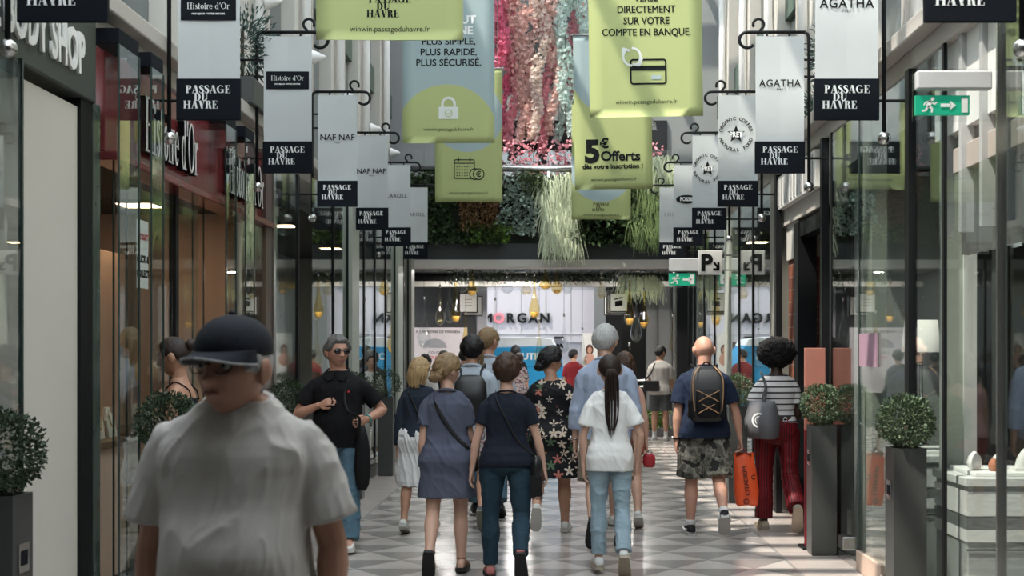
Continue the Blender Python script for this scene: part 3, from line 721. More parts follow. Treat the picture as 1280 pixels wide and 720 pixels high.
# glazing panes and mullions of the left side
def pane(side, y0, y1, z0, z1, n, x=None, m=None):
    xx = x if x is not None else (XL if side == 'left' else XR)
    sbox('window_%d' % n, xx-.004, xx+.004, y0, y1, z0, z1, m or GLASS)
def mullion(side, y, h=3.42, wd=.05, d=.03, m=BLACK, x=None, z0=0.):
    xx = x if x is not None else (XL if side == 'left' else XR)
    sbox('mullion_'+side, xx-d/2, xx+d/2, y-wd/2, y+wd/2, z0, h, m)
pane('left', 4.6, 6.0, .1, 2.98, 20, x=-2.5); mullion('left', 6.0, 3.0, .014, .02, GLASS_EDGE, x=-2.5)
for i, (a, b) in enumerate(((7.55, 7.78), (8.02, 9.55), (10.45, 11.3))): pane('left', a, b, .1, 2.76, 21+i, x=(-2.66 if i == 1 else -2.56), m=GLASS_SOFT)
mullion('left', 8.98, 2.78, .07, .05, x=-2.67); mullion('left', 10.9, 2.78, .05, .03)
sbox('pilaster_left', XL-.15, XL+.06, 11.28, 11.5, 0, 3.42, mat('brown_pilaster', (.12, .09, .07), .5))
sbox('trim_2', XL-.02, XL+.08, 11.5, 11.58, 0, 3.42, STEEL)
pane('left', 11.58, 12.95, .1, 3.4, 25, m=GLASS_SOFT); mullion('left', 12.95, 3.42, .10)
KERB = mat('dark_kerb', (.10, .10, .10), .4)
sbox('kerb_left', XL-.05, -2.36, 13.0, 21.6, 0, .16, KERB, bevel=.01); sbox('trim_3', -2.44, -2.35, 13.0, 21.6, .16, .19, STEEL)
ys = [13.0, 14.2, 15.2, 16.5, 17.5, 18.6, 19.7, 20.8, 21.5]
for i, (a, b) in enumerate(zip(ys, ys[1:])):
    pane('left', a, b, .19, 3.4, 30+i, x=-2.46); mullion('left', b, 3.42, .055, .032, x=-2.46, z0=.19)
GREENSTONE = mat('pale_green_stone', (.42, .45, .39), .45, var=.06, scale=2)
sbox('pilaster_left', -2.52, -2.40, 15.2, 15.75, 0, 3.42, GREENSTONE); sbox('pilaster_left', -2.52, -2.40, 19.7, 20.3, 0, 3.42, GREENSTONE)
sbox('pilaster_left', -2.55, -2.40, 21.5, 21.95, 0, 3.5, mat('olive_stone', (.24, .235, .20), .5))
# ---- right shop fronts
sbox('wall_right_panel', XR+.05, XR+.12, 6.6, 7.8, 2.9, 3.42, WHITE)
for i, y in enumerate((6.55, 6.85, 7.2, 7.55)):
    sbox('trim_%d' % (10+i), XR+.02, XR+.09, y, y+.05, 2.3, 3.42, mat('grey_seam', (.45, .46, .46), .5))
CURT = mat('white_drape', (.78, .78, .76), .8, var=.04)
bm = bmesh.new(); n = 60; rg = []
for i in range(n+1):
    y = 6.45+1.15*i/n; x = XR+.16+.035*math.sin(i*.85)+.015*math.sin(i*2.1); rg.append([Vector((x, y, 2.2)), Vector((x, y, 3.42)), Vector((x+.012, y, 3.42)), Vector((x+.012, y, 2.2))])
loft(bm, rg); tag(obj('drape', bm, CURT, smooth=True), 'white pleated drape above the near right shop opening', 'curtain')
# awning
bm = bmesh.new(); y0, y1 = 6.0, 7.45
prof = [(XR+.06, 3.02), (XR+.55, 3.10), (XR+.55, 2.74), (XR+.06, 2.64)]
loft(bm, [[Vector((XR+.75, y, 3.16)), Vector((XR+.05, y, 2.80)), Vector((XR+.05, y, 2.66)), Vector((XR+.75, y, 2.66))] for y in (y0, y1)])
tag(obj('awning', bm, mat('taupe_awning', (.42, .37, .33), .8), bevel=.004), 'taupe box awning above the near right shop opening', 'awning')
sbox('pilaster_right', 2.66, 2.86, 8.05, 8.18, 0, 2.66, BLACK)
sbox('trim_20', 2.57, 2.65, 8.03, 8.18, 0, 3.2, WHITE)
sbox('trim_21', 2.47, 2.57, 8.05, 8.18, 0, 3.2, GREENSTONE)
pane('right', 4.6, 6.5, .1, 3.4, 40); mullion('right', 6.5, 3.42, .02, .05, STEEL)
pane('right', 6.55, 7.42, .1, 2.64, 41, m=GLASS_SOFT); mullion('right', 7.45, 3.42, .04, .02)
pane('right', 7.5, 8.12, .1, 3.4, 42); mullion('right', 8.15, 3.42, .09, .055)
pane('right', 8.22, 9.5, .12, 3.4, 43); mullion('right', 9.52, 3.42, .03, .015, GLASS_EDGE)
sbox('pilaster_right', XR+.05, XR+.16, 9.35, 9.62, 0, 3.42, GREENSTONE)
pane('right', 9.55, 10.45, .06, 3.4, 44); mullion('right', 10.47, 3.42, .04, .02)
sbox('plinth_right', XR-.02, XR+.14, 8.85, 9.55, 0, .15, mat('pink_stone_plinth', (.62, .47, .38), .5), bevel=.006)
sbox('trim_22', XR-.03, XR+.05, 4.6, 8.8, 0, .10, STEEL); sbox('trim_23', XR-.015, XR+.015, 9.55, 10.75, 0, .06, STEEL)
sbox('mullion_right', XR-.03, XR+.03, 10.72, 10.80, 0, 3.42, BLACK)
# recessed entrance with black frame and brick pier
BRICK = bpy.data.materials.new('brick'); BRICK.use_nodes = True; nb = BRICK.node_tree; bt = nb.nodes.new('ShaderNodeTexBrick'); tcb = nb.nodes.new('ShaderNodeTexCoord')
mpb = nb.nodes.new('ShaderNodeMapping'); mpb.inputs['Rotation'].default_value = (R(90), 0, R(90)); nb.links.new(tcb.outputs['Object'], mpb.inputs[0]); nb.links.new(mpb.outputs[0], bt.inputs['Vector'])
bt.inputs['Scale'].default_value = 4; bt.inputs['Color1'].default_value = (.23, .07, .035, 1); bt.inputs['Color2'].default_value = (.16, .05, .03, 1); bt.inputs['Mortar'].default_value = (.3, .24, .2, 1); bt.inputs['Mortar Size'].default_value = .015
nb.links.new(bt.outputs['Color'], nb.nodes['Principled BSDF'].inputs['Base Color']); nb.nodes['Principled BSDF'].inputs['Roughness'].default_value = .8
sbox('pilaster_right', XR+.10, XR+.30, 12.35, 12.95, 0, 2.55, BRICK)
sbox('pilaster_right', XR+.08, XR+.32, 12.35, 12.95, 2.55, 2.95, PIER)
sbox('door_frame_right', XR+.06, XR+.2, 10.8, 12.3, 2.72, 2.86, BLACK); sbox('door_frame_right', XR+.04, XR+.22, 12.15, 12.35, 0, 2.86, BLACK); sbox('door_frame_right', XR+.06, XR+.2, 10.8, 10.9, 0, 2.86, BLACK)
sbox('wall_right_band', XR+.05, XR+.3, 10.8, 13.3, 2.9, 3.42, STONE)
e = empty('shop_sign', (XR+.05, 12.05, 3.06), 'white ribbed sign box over the black entrance on the right', 'sign')
box('box', -.06, .0, -.95, .95, 0, .33, WHITE, e, .006)
bm = bmesh.new()
for i in range(11): bx(bm, -.068, -.058, -.86+i*.165, -.78+i*.165, .03, .30)
obj('slats', bm, mat('grey_slat', (.42, .42, .42), .4), e)
mullion('right', 12.98, 3.42, .10, .06); sbox('pilaster_right', XR-.02, XR+.14, 13.12, 13.36, 0, 3.5, mat('olive_stone', (.24, .235, .20), .5))
ysr = [13.36, 14.6, 15.7, 16.9, 18.1, 19.4, 20.7, 21.6]
for i, (a, b) in enumerate(zip(ysr, ysr[1:])):
    pane('right', a, b, .12, 3.4, 50+i); mullion('right', b, 3.42, .05, .03)
sbox('kerb_right', XR-.03, XR+.1, 13.36, 21.6, 0, .12, KERB)
sbox('pilaster_right', XR-.02, XR+.1, 16.5, 16.95, 0, 3.42, GREENSTONE)
for i, y in enumerate((9.6, 13.3)):
    tag(box('door_clamp', XR-.05, XR+.05, y+.25, y+.42, .10, .20, STEEL, bevel=.006), ['steel glass clamp near the floor beside the second right planter', 'steel glass clamp low behind the striped-shirt woman'][i], 'clamp', None, None)
e = None
# ---- bridge with green wall at the end
YB = 22.0; PLANTERM = mat('dark_planter', (.055, .058, .056), .35, var=.08, scale=3)
DKBEAM = mat('anthracite_beam', (.022, .025, .026), .5)
sbox('beam_bridge', -2.75, 2.45, YB, YB+.3, 3.22, 3.50, DKBEAM); sbox('trim_30', -2.75, 2.45, YB-.02, YB+.28, 3.08, 3.22, STONE)
sbox('wall_bridge', -2.75, 2.45, YB+.06, YB+.3, 3.5, 4.66, mat('dark_felt', (.018, .022, .016), .9))
sbox('slab_bridge', -3.2, 3.2, YB+.3, YB+2.2, 3.22, 3.5, DKBEAM)
sbox('pillar_right', 2.10, 2.36, YB-.06, YB+.2, 0, 3.22, BLACK)
sbox('trim_31', 2.06, 2.10, YB-.03, YB+.1, 0, 3.08, STEEL)
rl = empty('handrail', (0, YB-.05, 4.78), 'round grey steel handrail along the top of the planted bridge', 'handrail')
bm = bmesh.new(); tube(bm, [(-2.6, 0, 0), (2.3, 0, 0)], .055, 12, ref=Vector((0, 0, 1))); obj('rail', bm, STEEL, rl, True)
for x in (-2.5, -1.3, -.1, 1.1, 2.2): box('bracket', x-.02, x+.02, -.02, .12, -.16, 0, STEEL, rl)
sbox('window_60', -2.6, 2.3, YB+2.0, YB+2.02, 3.5, 5.42, GLASS_CLEAR)
sbox('wall_end_upper', -3.6, 3.6, 25.0, 25.3, 3.5, 10.6, GREYP); sbox('wall_end_tower', -9, 9, 25.3, 28.3, 3.5, 27, PIER)  # tower rises out of view, added to keep sun off the far street
sbox('window_61', -2.0, 2.2, 24.95, 25.02, 5.3, 6.15, mat('black_opening', (.004, .004, .005), .3))
sbox('window_62', -2.0, 2.2, 24.95, 25.02, 6.9, 9.8, WIN_UP)
sbox('trough_bridge', -2.4, 2.2, YB+.7, YB+1.3, 3.5, 4.75, PLANTERM)
# ---- far hall and street
sbox('ceiling_hall', -6, 6, YB+2.2, 27.5, 3.30, 3.44, DKBEAM)
sbox('beam_hall', -6, 6, 27.0, 27.25, 3.02, 3.13, STONE); sbox('beam_hall', -6, 6, 27.25, 27.5, 3.1, 3.5, BLACK)
sbox('wall_left_hall', -3.4, -3.25, 21.9, 27.5, 0, 3.3, DARKINT); sbox('wall_right_hall', 3.2, 3.35, 21.9, 27.5, 0, 3.3, DARKINT)
sbox('wall_left_street', -6, -1.75, 28.6, 29.0, 0, 4.0, DARKINT)
sbox('pillar_left', -1.72, -1.5, 28.5, 28.75, 0, 4.0, mat('lilac_grey_post', (.30, .29, .31), .5))
SHOPW = mat('lilac_white_front', (.40, .385, .43), .6, var=.03, scale=1)
sbox('wall_street_front', -4.5, 1.05, 34, 34.4, 1.9, 4.1, SHOPW); sbox('wall_street_front', -4.5, -1.55, 34.05, 34.4, 0, 1.95, SHOPW); sbox('wall_street_front', -.1, 1.05, 34.05, 34.4, 0, 1.95, SHOPW)
sbox('window_63', -1.55, -.1, 34.2, 34.24, 0, 1.9, mat('street_shop_window', (.16, .11, .10), .12))
sbox('beam_street', -6, 6, 33.8, 34.4, 4.1, 4.6, mat('rose_grey_beam', (.20, .165, .16), .6)); sbox('wall_street_upper', -8, 8, 34.0, 34.4, 4.6, 12, PIER)
sbox('wall_street_right', 1.05, 6, 33.6, 34.4, 0, 4.6, mat('metal_front', (.15, .15, .145), .4))
bm = bmesh.new()
for i in range(8): bx(bm, -4.2+i*.66, -4.19+i*.66, 33.985, 34.0, 1.95, 4.1)
bx(bm, -4.5, 1.05, 33.985, 34.0, 3.42, 3.44); bx(bm, -4.5, 1.05, 33.985, 34.0, 2.12, 2.14)
tag(obj('trim_40', bm, mat('grey_seam', (.45, .46, .46), .5)), kind='structure')
e = empty('shop_sign', (-1.0, 33.97, 2.42), 'spaced dark capitals with a pink O on the far white shop front', 'sign')
x = -.78
for ch in 'MORGAN':
    bm = text_bm(ch, .36, bold=.012, extr=.015); bm.transform(T((x, 0, 0))); obj('letter', bm, mat('pink_letter', (.75, .16, .20), .5) if ch == 'O' else INK, e); x += .305
for i, x in enumerate((-1.6, -.62, .12)):
    tag(box('wall_lamp', x-.13, x+.13, 33.8, 34.0, 1.99, 2.05, BLACK), ['flat black wall lamp left of the far white front', 'flat black wall lamp under the far capitals', 'flat black wall lamp right of the far capitals'][i], 'lamp')
for i, x in enumerate((-1.47, -.06)): sbox('trim_%d' % (41+i), x-.04, x+.04, 33.9, 34.05, .3, 1.95, BLACK)
# ceiling lamps added to brighten the dark far hall and its pendants
for i, (x, y) in enumerate(((-2.1, 23.4), (-.8, 23.5), (1.5, 23.4), (-2.1, 26.2), (-.7, 26.4), (1.7, 26.2))):
    e = empty('downlight', (x, y, 3.22 if y < 24 else 3.30), 'round recessed downlight in the far hall ceiling, %s' % ['front left', 'front middle', 'front right', 'rear left', 'rear middle', 'rear right'][i], 'lamp', 'downlights of the far hall')
    bm = bmesh.new(); lathe(bm, [(.13, 0), (.13, -.02), (.11, -.025), (.10, -.005)], n=24); obj('trim_ring', bm, STEEL, e, True)
    bm = bmesh.new(); lathe(bm, [(.098, -.012), (.098, -.008)], n=24); obj('diffuser', bm, LIGHTPANEL, e)
    ld = bpy.data.lights.new('downlight_lamp', 'AREA'); ld.shape = 'DISK'; ld.size = .18; ld.energy = 32; ld.color = (1, .97, .92); lo = bpy.data.objects.new('downlight_lamp', ld); C.objects.link(lo); lo.parent = e; lo.location = (0, 0, -.03)
# right side of the far hall
sbox('wall_right_far', 1.15, 1.5, 28.5, 28.9, 0, 3.1, BLACK); sbox('wall_right_far', 2.05, 3.3, 28.45, 28.9, 0, 3.1, mat('metal_front', (.15, .15, .145), .4))
sbox('door_1', 1.5, 2.05, 28.75, 28.85, 0, 3.1, mat('black_opening', (.004, .004, .005), .3))
for i, x in enumerate((2.3, 2.62, 2.95)): sbox('trim_%d' % (50+i), x-.01, x+.01, 28.42, 28.46, 0, 3.1, DARKINT)

# ================================================================== SIDE BANNERS AND THEIR BRACKETS
YS = [5.77+2.43*k for k in range(7)]
ORD = ['nearest', 'second', 'third', 'fourth', 'fifth', 'sixth', 'farthest']
def star_logo(bm, x, z, r, y):
    p = []
    for i in range(10):
        a = R(90+36*i); q = r*.52 if i % 2 == 0 else r*.22; p.append((x+q*math.cos(a), z+q*math.sin(a)))
    c = bm.verts.new((x, y, z)); vs = [bm.verts.new((a, y, b)) for a, b in p]
    for i in range(10): bm.faces.new((c, vs[i], vs[(i+1) % 10]))
    for s, a0, a1, flip in (('ORGANIC COFFEE', 165, 15, 1), ('NATURAL FOOD', 200, 340, -1)):
        for i, ch in enumerate(s):
            if ch == ' ': continue
            a = R(lerp(a0, a1, i/(len(s)-1))); b2 = text_bm(ch, r*.26, bold=.0015)
            rr = r*(.80 if flip > 0 else .98)
            merge(bm, b2, T((x+rr*math.cos(a), y, z+rr*math.sin(a))) @ Matrix.Rotation(-(a-math.pi/2*flip), 4, 'Y'))
def star_white(bm, x, z, r, y): put_text(bm, 'PRET', r*.42, x, y, z-r*.16, bold=.003, sx=.8)
def side_banner(side, k, brand):
    Y = YS[k]; s = -1 if side == 'left' else 1
    xi, xo = (-2.01, -2.42) if s < 0 else (1.665, 2.08); xc = (xi+xo)/2; zb = 3.11; zt = 4.25
    lab = {'histoire': 'pale banner with small black jeweller plaque', 'naf': 'tall pale grey banner with the wide NAF NAF lettering', 'caroll': 'tall pale grey banner with thin CAROLL lettering',
           'agatha': 'tall pale grey banner with the AGATHA lettering', 'pret': 'pale banner with round star emblem', 'fossil': 'tall pale grey banner with an oval black emblem', 'louis': 'tall pale grey banner with thin LOUIS lettering', None: 'pale banner showing only its black plaque at the top edge'}[brand]
    lab += ', %s on the %s side' % (ORD[k], side)
    e = empty('shop_banner', (xc, Y, zb), lab, 'banner', 'banners along the %s side' % side); hw = abs(xo-xi)/2
    bm = bmesh.new(); rg = []
    for i in range(17):
        z = .26+(zt-zb-.26)*i/16; dy = .0025*math.sin(i*.5+k); rg.append([Vector((-hw*.97, dy, z)), Vector((0, dy+.006, z)), Vector((hw*.97, dy, z)), Vector((hw*.97, dy+.006, z)), Vector((0, dy+.012, z)), Vector((-hw*.97, dy+.006, z))])
    loft(bm, rg); obj('cloth', bm, WHITEP, e, False)
    box('plaque', -hw, hw, -.012, .016, 0, .265, BLACKP, e, .003)
    bm = bmesh.new(); passage_logo(bm, .0, .145, hw*2*.70, -.0135); obj('lettering', bm, WHITEINK, e)
    y = -.0045
    if brand == 'histoire':
        z0 = .70 if k > 1 else .77+.0
        if k == 1: z0 = .64
        pq = box('small_plaque', -hw*.86, hw*.86, -.009, -.002, z0, z0+.145, BLACKP, e)
        bm = bmesh.new(); serif(bm, "Histoire d'Or", .040, 0, -.0105, z0+.07, G=GL); put_text(bm, 'NOS BIJOUX · VOTRE HISTOIRE', .015, 0, -.0105, z0+.035, bold=.0006); obj('lettering', bm, WHITEINK, pq)
    elif brand == 'naf':
        bm = bmesh.new(); put_text(bm, 'NAF NAF', .085, 0, y, .68, bold=.001, sx=1.02); put_text(bm, 'PARIS', .022, 0, y, .645); obj('brand_lettering', bm, INK, e)
    elif brand == 'caroll':
        bm = bmesh.new(); put_text(bm, 'CAROLL', .085, -.0, y, .68, bold=-.0005, sx=.92, space=1.1); obj('brand_lettering', bm, INK, e)
    elif brand == 'agatha':
        bm = bmesh.new(); put_text(bm, 'AGATHA', .085, 0, y, .72, bold=.001, sx=.94, space=1.1); put_text(bm, 'PARIS', .022, 0, y, .69); obj('brand_lettering', bm, INK, e)
    elif brand == 'pret':
        bm = bmesh.new(); star_logo(bm, -.02, .74, .18, y); obj('emblem', bm, INK, e)
        bm = bmesh.new(); star_white(bm, -.02, .74, .18, y-.001); obj('emblem_lettering', bm, WHITEINK, e)
    elif brand == 'fossil':
        bm = bmesh.new()
        loft(bm, [[Vector((.15*math.cos(a)-.02, yy, .66+.06*math.sin(a))) for a in [2*math.pi*i/28 for i in range(28)]] for yy in (y, y+.003)]); em = obj('oval_emblem', bm, INK, e)
        bm = bmesh.new(); put_text(bm, 'FOSSIL', .075, -.02, y-.002, .635, bold=.002, sx=.85); obj('lettering', bm, WHITEINK, em)
    elif brand == 'louis':
        bm = bmesh.new(); put_text(bm, 'LOUIS', .085, 0, y, .68, bold=-.0005, space=1.15); obj('brand_lettering', bm, mat('grey_ink', (.2, .2, .2), .6), e)
    # bracket: post on the wall side with ball end, arm with two scrolls
    xp = -2.477 if s < 0 else 2.12
    r = empty('banner_bracket', (xp, Y+.03, 3.0), 'black scrolled iron bracket and ball post of the %s banner on the %s side' % (ORD[k], side), 'bracket', 'iron brackets along the %s side' % side)
    d = -s   # towards the middle of the passage
    bm = bmesh.new(); tube(bm, [(0, 0, .02), (0, 0, 1.24), (d*.012, 0, 1.275), (d*.04, 0, 1.29)], .014, 8); obj('post', bm, BLACK, r, True)
    bm = bmesh.new(); x1 = abs(xi-xp)+.04
    arm = [(d*.03, 0, 1.29), (d*x1, 0, 1.29)]+[(d*(x1+.02+.065*math.sin(R(a))), 0, 1.29-.065+.065*math.cos(R(a))) for a in range(10, 240, 20)]
    tube(bm, arm, .014, 8, ref=Vector((0, 1, 0))); obj('arm', bm, BLACK, r, True)
    bm = bmesh.new()
    tube(bm, [(d*(x1-.08), 0, 1.29), (d*(x1-.105), 0, 1.325)]+[(d*(x1-.075+.045*math.cos(R(a))), 0, 1.355+.045*math.sin(R(a))) for a in range(215, -30, -22)], .012, 8, ref=Vector((0, 1, 0))); obj('scroll', bm, BLACK, r, True)
    for q in (.3, .75):
        bm = bmesh.new(); tube(bm, [(d*lerp(abs(xo-xp), abs(xi-xp), q), 0, 1.29), (d*lerp(abs(xo-xp), abs(xi-xp), q), -.02, 1.235)], .009, 6); obj('hook', bm, BLACK, r)
    for zz in (.24, .92, 1.06) if k else (.24,):
        bm = bmesh.new(); tube(bm, [(d*.06, 0, zz), (s*.15, 0, zz)], .010, 6, ref=Vector((0, 0, 1))); obj('wall_stub', bm, BLACK, r)
    bm = bmesh.new(); ball(bm, (0, 0, 0), .043, 18, 12); obj('ball_end', bm, STEEL, r, True)
for k, bnd in enumerate([None, 'histoire', 'histoire', 'naf', 'naf', 'caroll', 'caroll']): side_banner('left', k, bnd)
for k, bnd in enumerate([None, 'agatha', 'agatha', 'pret', 'pret', 'fossil', 'louis']): side_banner('right', k, bnd)

# ================================================================== BIG CENTRE BANNERS
def print_mat(name, kind, cz=0., cx=0., r=.5):
    m = bpy.data.materials.new(name); m.use_nodes = True; nt = m.node_tree; b = nt.nodes['Principled BSDF']; b.inputs['Roughness'].default_value = .75; b.inputs['Specular IOR Level'].default_value = .15
    tc = nt.nodes.new('ShaderNodeTexCoord'); sp = nt.nodes.new('ShaderNodeSeparateXYZ'); nt.links.new(tc.outputs['Object'], sp.inputs[0])
    dx = mathn(nt, 'SUBTRACT', sp.outputs['X'], cx); dz = mathn(nt, 'SUBTRACT', sp.outputs['Z'], cz)
    d2 = mathn(nt, 'ADD', mathn(nt, 'MULTIPLY', dx, dx), mathn(nt, 'MULTIPLY', dz, dz)); ins = mathn(nt, 'LESS_THAN', d2, r*r)
    if kind == 'blue_top': ins = mathn(nt, 'MAXIMUM', ins, mathn(nt, 'GREATER_THAN', sp.outputs['Z'], cz))
    mx = nt.nodes.new('ShaderNodeMix'); mx.data_type = 'RGBA'; g, bl = (*GREEN_PRINT_COL, 1), (*BLUE_PRINT_COL, 1)
    mx.inputs['A'].default_value = bl if kind == 'green_disc' else g; mx.inputs['B'].default_value = g if kind in ('green_disc', 'plain') else bl
    nt.links.new(ins, mx.inputs['Factor']); nt.links.new(mx.outputs['Result'], b.inputs['Base Color'])
    return m
def ring2(bm, x, z, r, w_, y, a0=0, a1=360, n=28, sx=1., sz=1.):
    for i in range(n):
        q = []
        for a in (R(lerp(a0, a1, i/n)), R(lerp(a0, a1, (i+1)/n))):
            q.append([(x+sx*(r+d)*math.cos(a), y, z+sz*(r+d)*math.sin(a)) for d in (-w_/2, w_/2)])
        bm.faces.new([bm.verts.new(p) for p in (q[0][0], q[0][1], q[1][1], q[1][0])])
def quad2(bm, x0, x1, z0, z1, y): bm.faces.new([bm.verts.new(p) for p in ((x0, y, z0), (x1, y, z0), (x1, y, z1), (x0, y, z1))])
def seg2(bm, a, b, w_, y):
    d = Vector((b[0]-a[0], 0, b[1]-a[1])).normalized(); nn = Vector((-d.z, 0, d.x))*w_/2; A = Vector((a[0], y, a[1])); B = Vector((b[0], y, b[1]))
    bm.faces.new([bm.verts.new(p) for p in (A-nn, B-nn, B+nn, A+nn)])
def rrect2(bm, x, z, wx, wz, r, w_, y):
    for sx, sz, a0 in ((1, 1, 0), (-1, 1, 90), (-1, -1, 180), (1, -1, 270)): ring2(bm, x+sx*(wx-r), z+sz*(wz-r), r, w_, y, a0, a0+90, 6)
    quad2(bm, x-wx+r, x+wx-r, z+wz-w_/2, z+wz+w_/2, y); quad2(bm, x-wx+r, x+wx-r, z-wz-w_/2, z-wz+w_/2, y)
    quad2(bm, x-wx-w_/2, x-wx+w_/2, z-wz+r, z+wz-r, y); quad2(bm, x+wx-w_/2, x+wx+w_/2, z-wz+r, z+wz-r, y)
HB = 1.87
def wave(x, z, k): return .010*math.sin(x*4+k)*(1-z/HB)+.004*math.sin(z*3+x*4+k*2)
def centre_banner(xc, k, zb, m, label, tilt=0.):
    e = empty('hanging_banner', (xc, YS[k], zb), label, 'banner', 'big printed banners over the middle of the passage'); e.rotation_euler = (0, R(tilt), 0)
    bm = bmesh.new(); rg = []; n = 24
    for i in range(n+1):
        z = HB*i/n; front = []; back = []
        for j in range(9):
            x = -.47+.94*j/8; dy = wave(x, z, k); front.append(Vector((x, dy, z))); back.append(Vector((x, dy+.005, z)))
        rg.append(front+back[::-1])
    loft(bm, rg); obj('cloth', bm, m, e, True)
    bm = bmesh.new(); tube(bm, [(-.5, .002, HB), (.5, .002, HB)], .014, 8, ref=Vector((0, 0, 1))); obj('top_rod', bm, STEEL, e, True)
    for x in (-.4, .4):
        bm = bmesh.new(); tube(bm, [(x, 0, HB), (x, 0, 10.36-zb)], .004, 5); obj('cord', bm, STEEL, e)
    return e
URL = 'winwin.passageduhavre.fr'; yy = -.026
def web(e, size, x, z):
    b = bmesh.new(); put_text(b, URL, size, x, yy, z); obj('web_address', b, INK, e)
M_A = print_mat('print_plain_green', 'plain', 0, 0, 9)
e = centre_banner(-1.055, 1, 3.625, M_A, 'yellow-green banner with black three-line wordmark, largest and nearest on the left')
bm = bmesh.new(); passage_logo(bm, .0, .215, .27, yy); web(e, .050, .0, .055); obj('lettering', bm, INK, e)
e = centre_banner(.765, 2, 3.58, M_A, 'yellow-green banner with a payment card drawing, nearest on the right', -.8)
bm = bmesh.new()
for i, s in enumerate(('DIRECTEMENT', 'SUR VOTRE', 'COMPTE EN BANQUE.')): put_text(bm, s, .086, 0.01, yy, .865-.095*i, bold=.0015, sx=.86)
put_text(bm, 'VERSÉ', .086, .01, yy, .96, bold=.0015, sx=.86)
web(e, .050, .0, .11); obj('lettering', bm, INK, e)
bm = bmesh.new(); rrect2(bm, .02, .375, .145, .10, .02, .014, yy); quad2(bm, -.12, .16, .385, .425, yy); obj('card_drawing', bm, INK, e)
bm = bmesh.new(); quad2(bm, .045, .125, .31, .345, yy); obj('card_patch', bm, mat('blue_print', BLUE_PRINT_COL, .7), e)
bm = bmesh.new(); ring2(bm, -.115, .50, .072, .02, yy-.002, -60, 90); ring2(bm, -.115, .50, .072, .02, yy-.002, 120, 270)
seg2(bm, (-.19, .57), (-.13, .55), .02, yy-.001); seg2(bm, (-.19, .57), (-.19, .51), .02, yy-.001); seg2(bm, (-.05, .43), (-.11, .44), .02, yy-.001); seg2(bm, (-.05, .43), (-.03, .49), .02, yy-.001)
obj('arrows_drawing', bm, mat('pale_print', (.66, .70, .66), .7), e)
e = centre_banner(-1.08, 3, 3.76, print_mat('print_blue_green_disc', 'green_disc', .08, -.02, .52), 'blue-grey banner with a white padlock on a green disc')
bm = bmesh.new()
for i, s in enumerate(('PLUS SIMPLE,', 'PLUS RAPIDE,', 'PLUS SÉCURISÉ.')): put_text(bm, s, .098, .0, yy, 1.005-.108*i, bold=.0015)
web(e, .050, .0, .125); obj('lettering', bm, INK, e)
bm = bmesh.new(); put_text(bm, 'TOUT', .115, .12, yy, 1.22, bold=.004); put_text(bm, 'EN LIGNE', .115, .0, yy, 1.11, bold=.004); obj('white_lettering', bm, WHITEINK, e)
bm = bmesh.new(); ring2(bm, .0, .40, .062, .026, yy, 0, 180); quad2(bm, -.075, -.049, .36, .40, yy); quad2(bm, .049, .075, .36, .40, yy); quad2(bm, -.10, .10, .245, .37, yy); obj('padlock_drawing', bm, mat('pale_print', (.66, .70, .66), .7), e)
bm = bmesh.new(); ring2(bm, 0, .305, .036, .009, yy-.001); seg2(bm, (-.018, .305), (-.004, .290), .010, yy-.001); seg2(bm, (-.004, .290), (.022, .320), .010, yy-.001); obj('tick_drawing', bm, mat('green_print', GREEN_PRINT_COL, .7), e)
e = centre_banner(.72, 4, 3.60, print_mat('print_blue_top', 'blue_top', 1.42, .03, .53), 'yellow-green banner with large black 5€ offer lettering', -.8)
for s_, a_ in (('5', (.37, -.255, yy, .335, .018)), ('€', (.16, -.105, yy, .50, .006)), ('Offerts', (.165, .085, yy, .345, .005))):
    bm = bmesh.new(); put_text(bm, s_, *a_[:4], bold=a_[4]); obj('price_lettering', bm, INK, e)
bm = bmesh.new(); put_text(bm, 'dès votre inscription !', .082, -.01, yy, .25, bold=.003); web(e, .054, .0, .10); obj('lettering', bm, INK, e)
e = centre_banner(-1.20, 5, 3.73, print_mat('print_blue_disc', 'blue_disc', 1.20, -.02, .50), 'yellow-green banner with a calendar and coin drawing')
bm = bmesh.new(); rrect2(bm, -.06, .46, .14, .13, .02, .014, yy); quad2(bm, -.2, .08, .535, .549, yy)
for x in (-.14, .02): quad2(bm, x-.008, x+.008, .57, .62, yy)
for i in range(6):
    for j in range(4): quad2(bm, -.17+i*.036, -.155+i*.036, .36+j*.042, .375+j*.042, yy)
obj('calendar_drawing', bm, INK, e)
bm = bmesh.new()
for x, y in ((.09, yy-.001), (.14, yy-.003)):
    n = 24; c = bm.verts.new((x, y, .39)); vs = [bm.verts.new((x+.072*math.cos(2*math.pi*i/n), y, .39+.072*math.sin(2*math.pi*i/n))) for i in range(n)]
    for i in range(n): bm.faces.new((c, vs[i], vs[(i+1) % n]))
obj('coin_disc', bm, mat('green_print', GREEN_PRINT_COL, .7), e)
bm = bmesh.new(); ring2(bm, .14, .39, .075, .014, yy-.004); ring2(bm, .09, .39, .075, .014, yy-.002, 75, 285); put_text(bm, '€', .11, .14, yy-.005, .352, bold=.004); web(e, .054, .0, .11); obj('coin_drawing', bm, INK, e)
e = centre_banner(.745, 6, 3.74, print_mat('print_blue_disc_low', 'blue_disc', .78, 0, .50), 'yellow-green banner with a small wordmark, farthest on the right')
bm = bmesh.new(); passage_logo(bm, 0, .195, .26, yy); web(e, .056, .0, .055); obj('lettering', bm, INK, e)

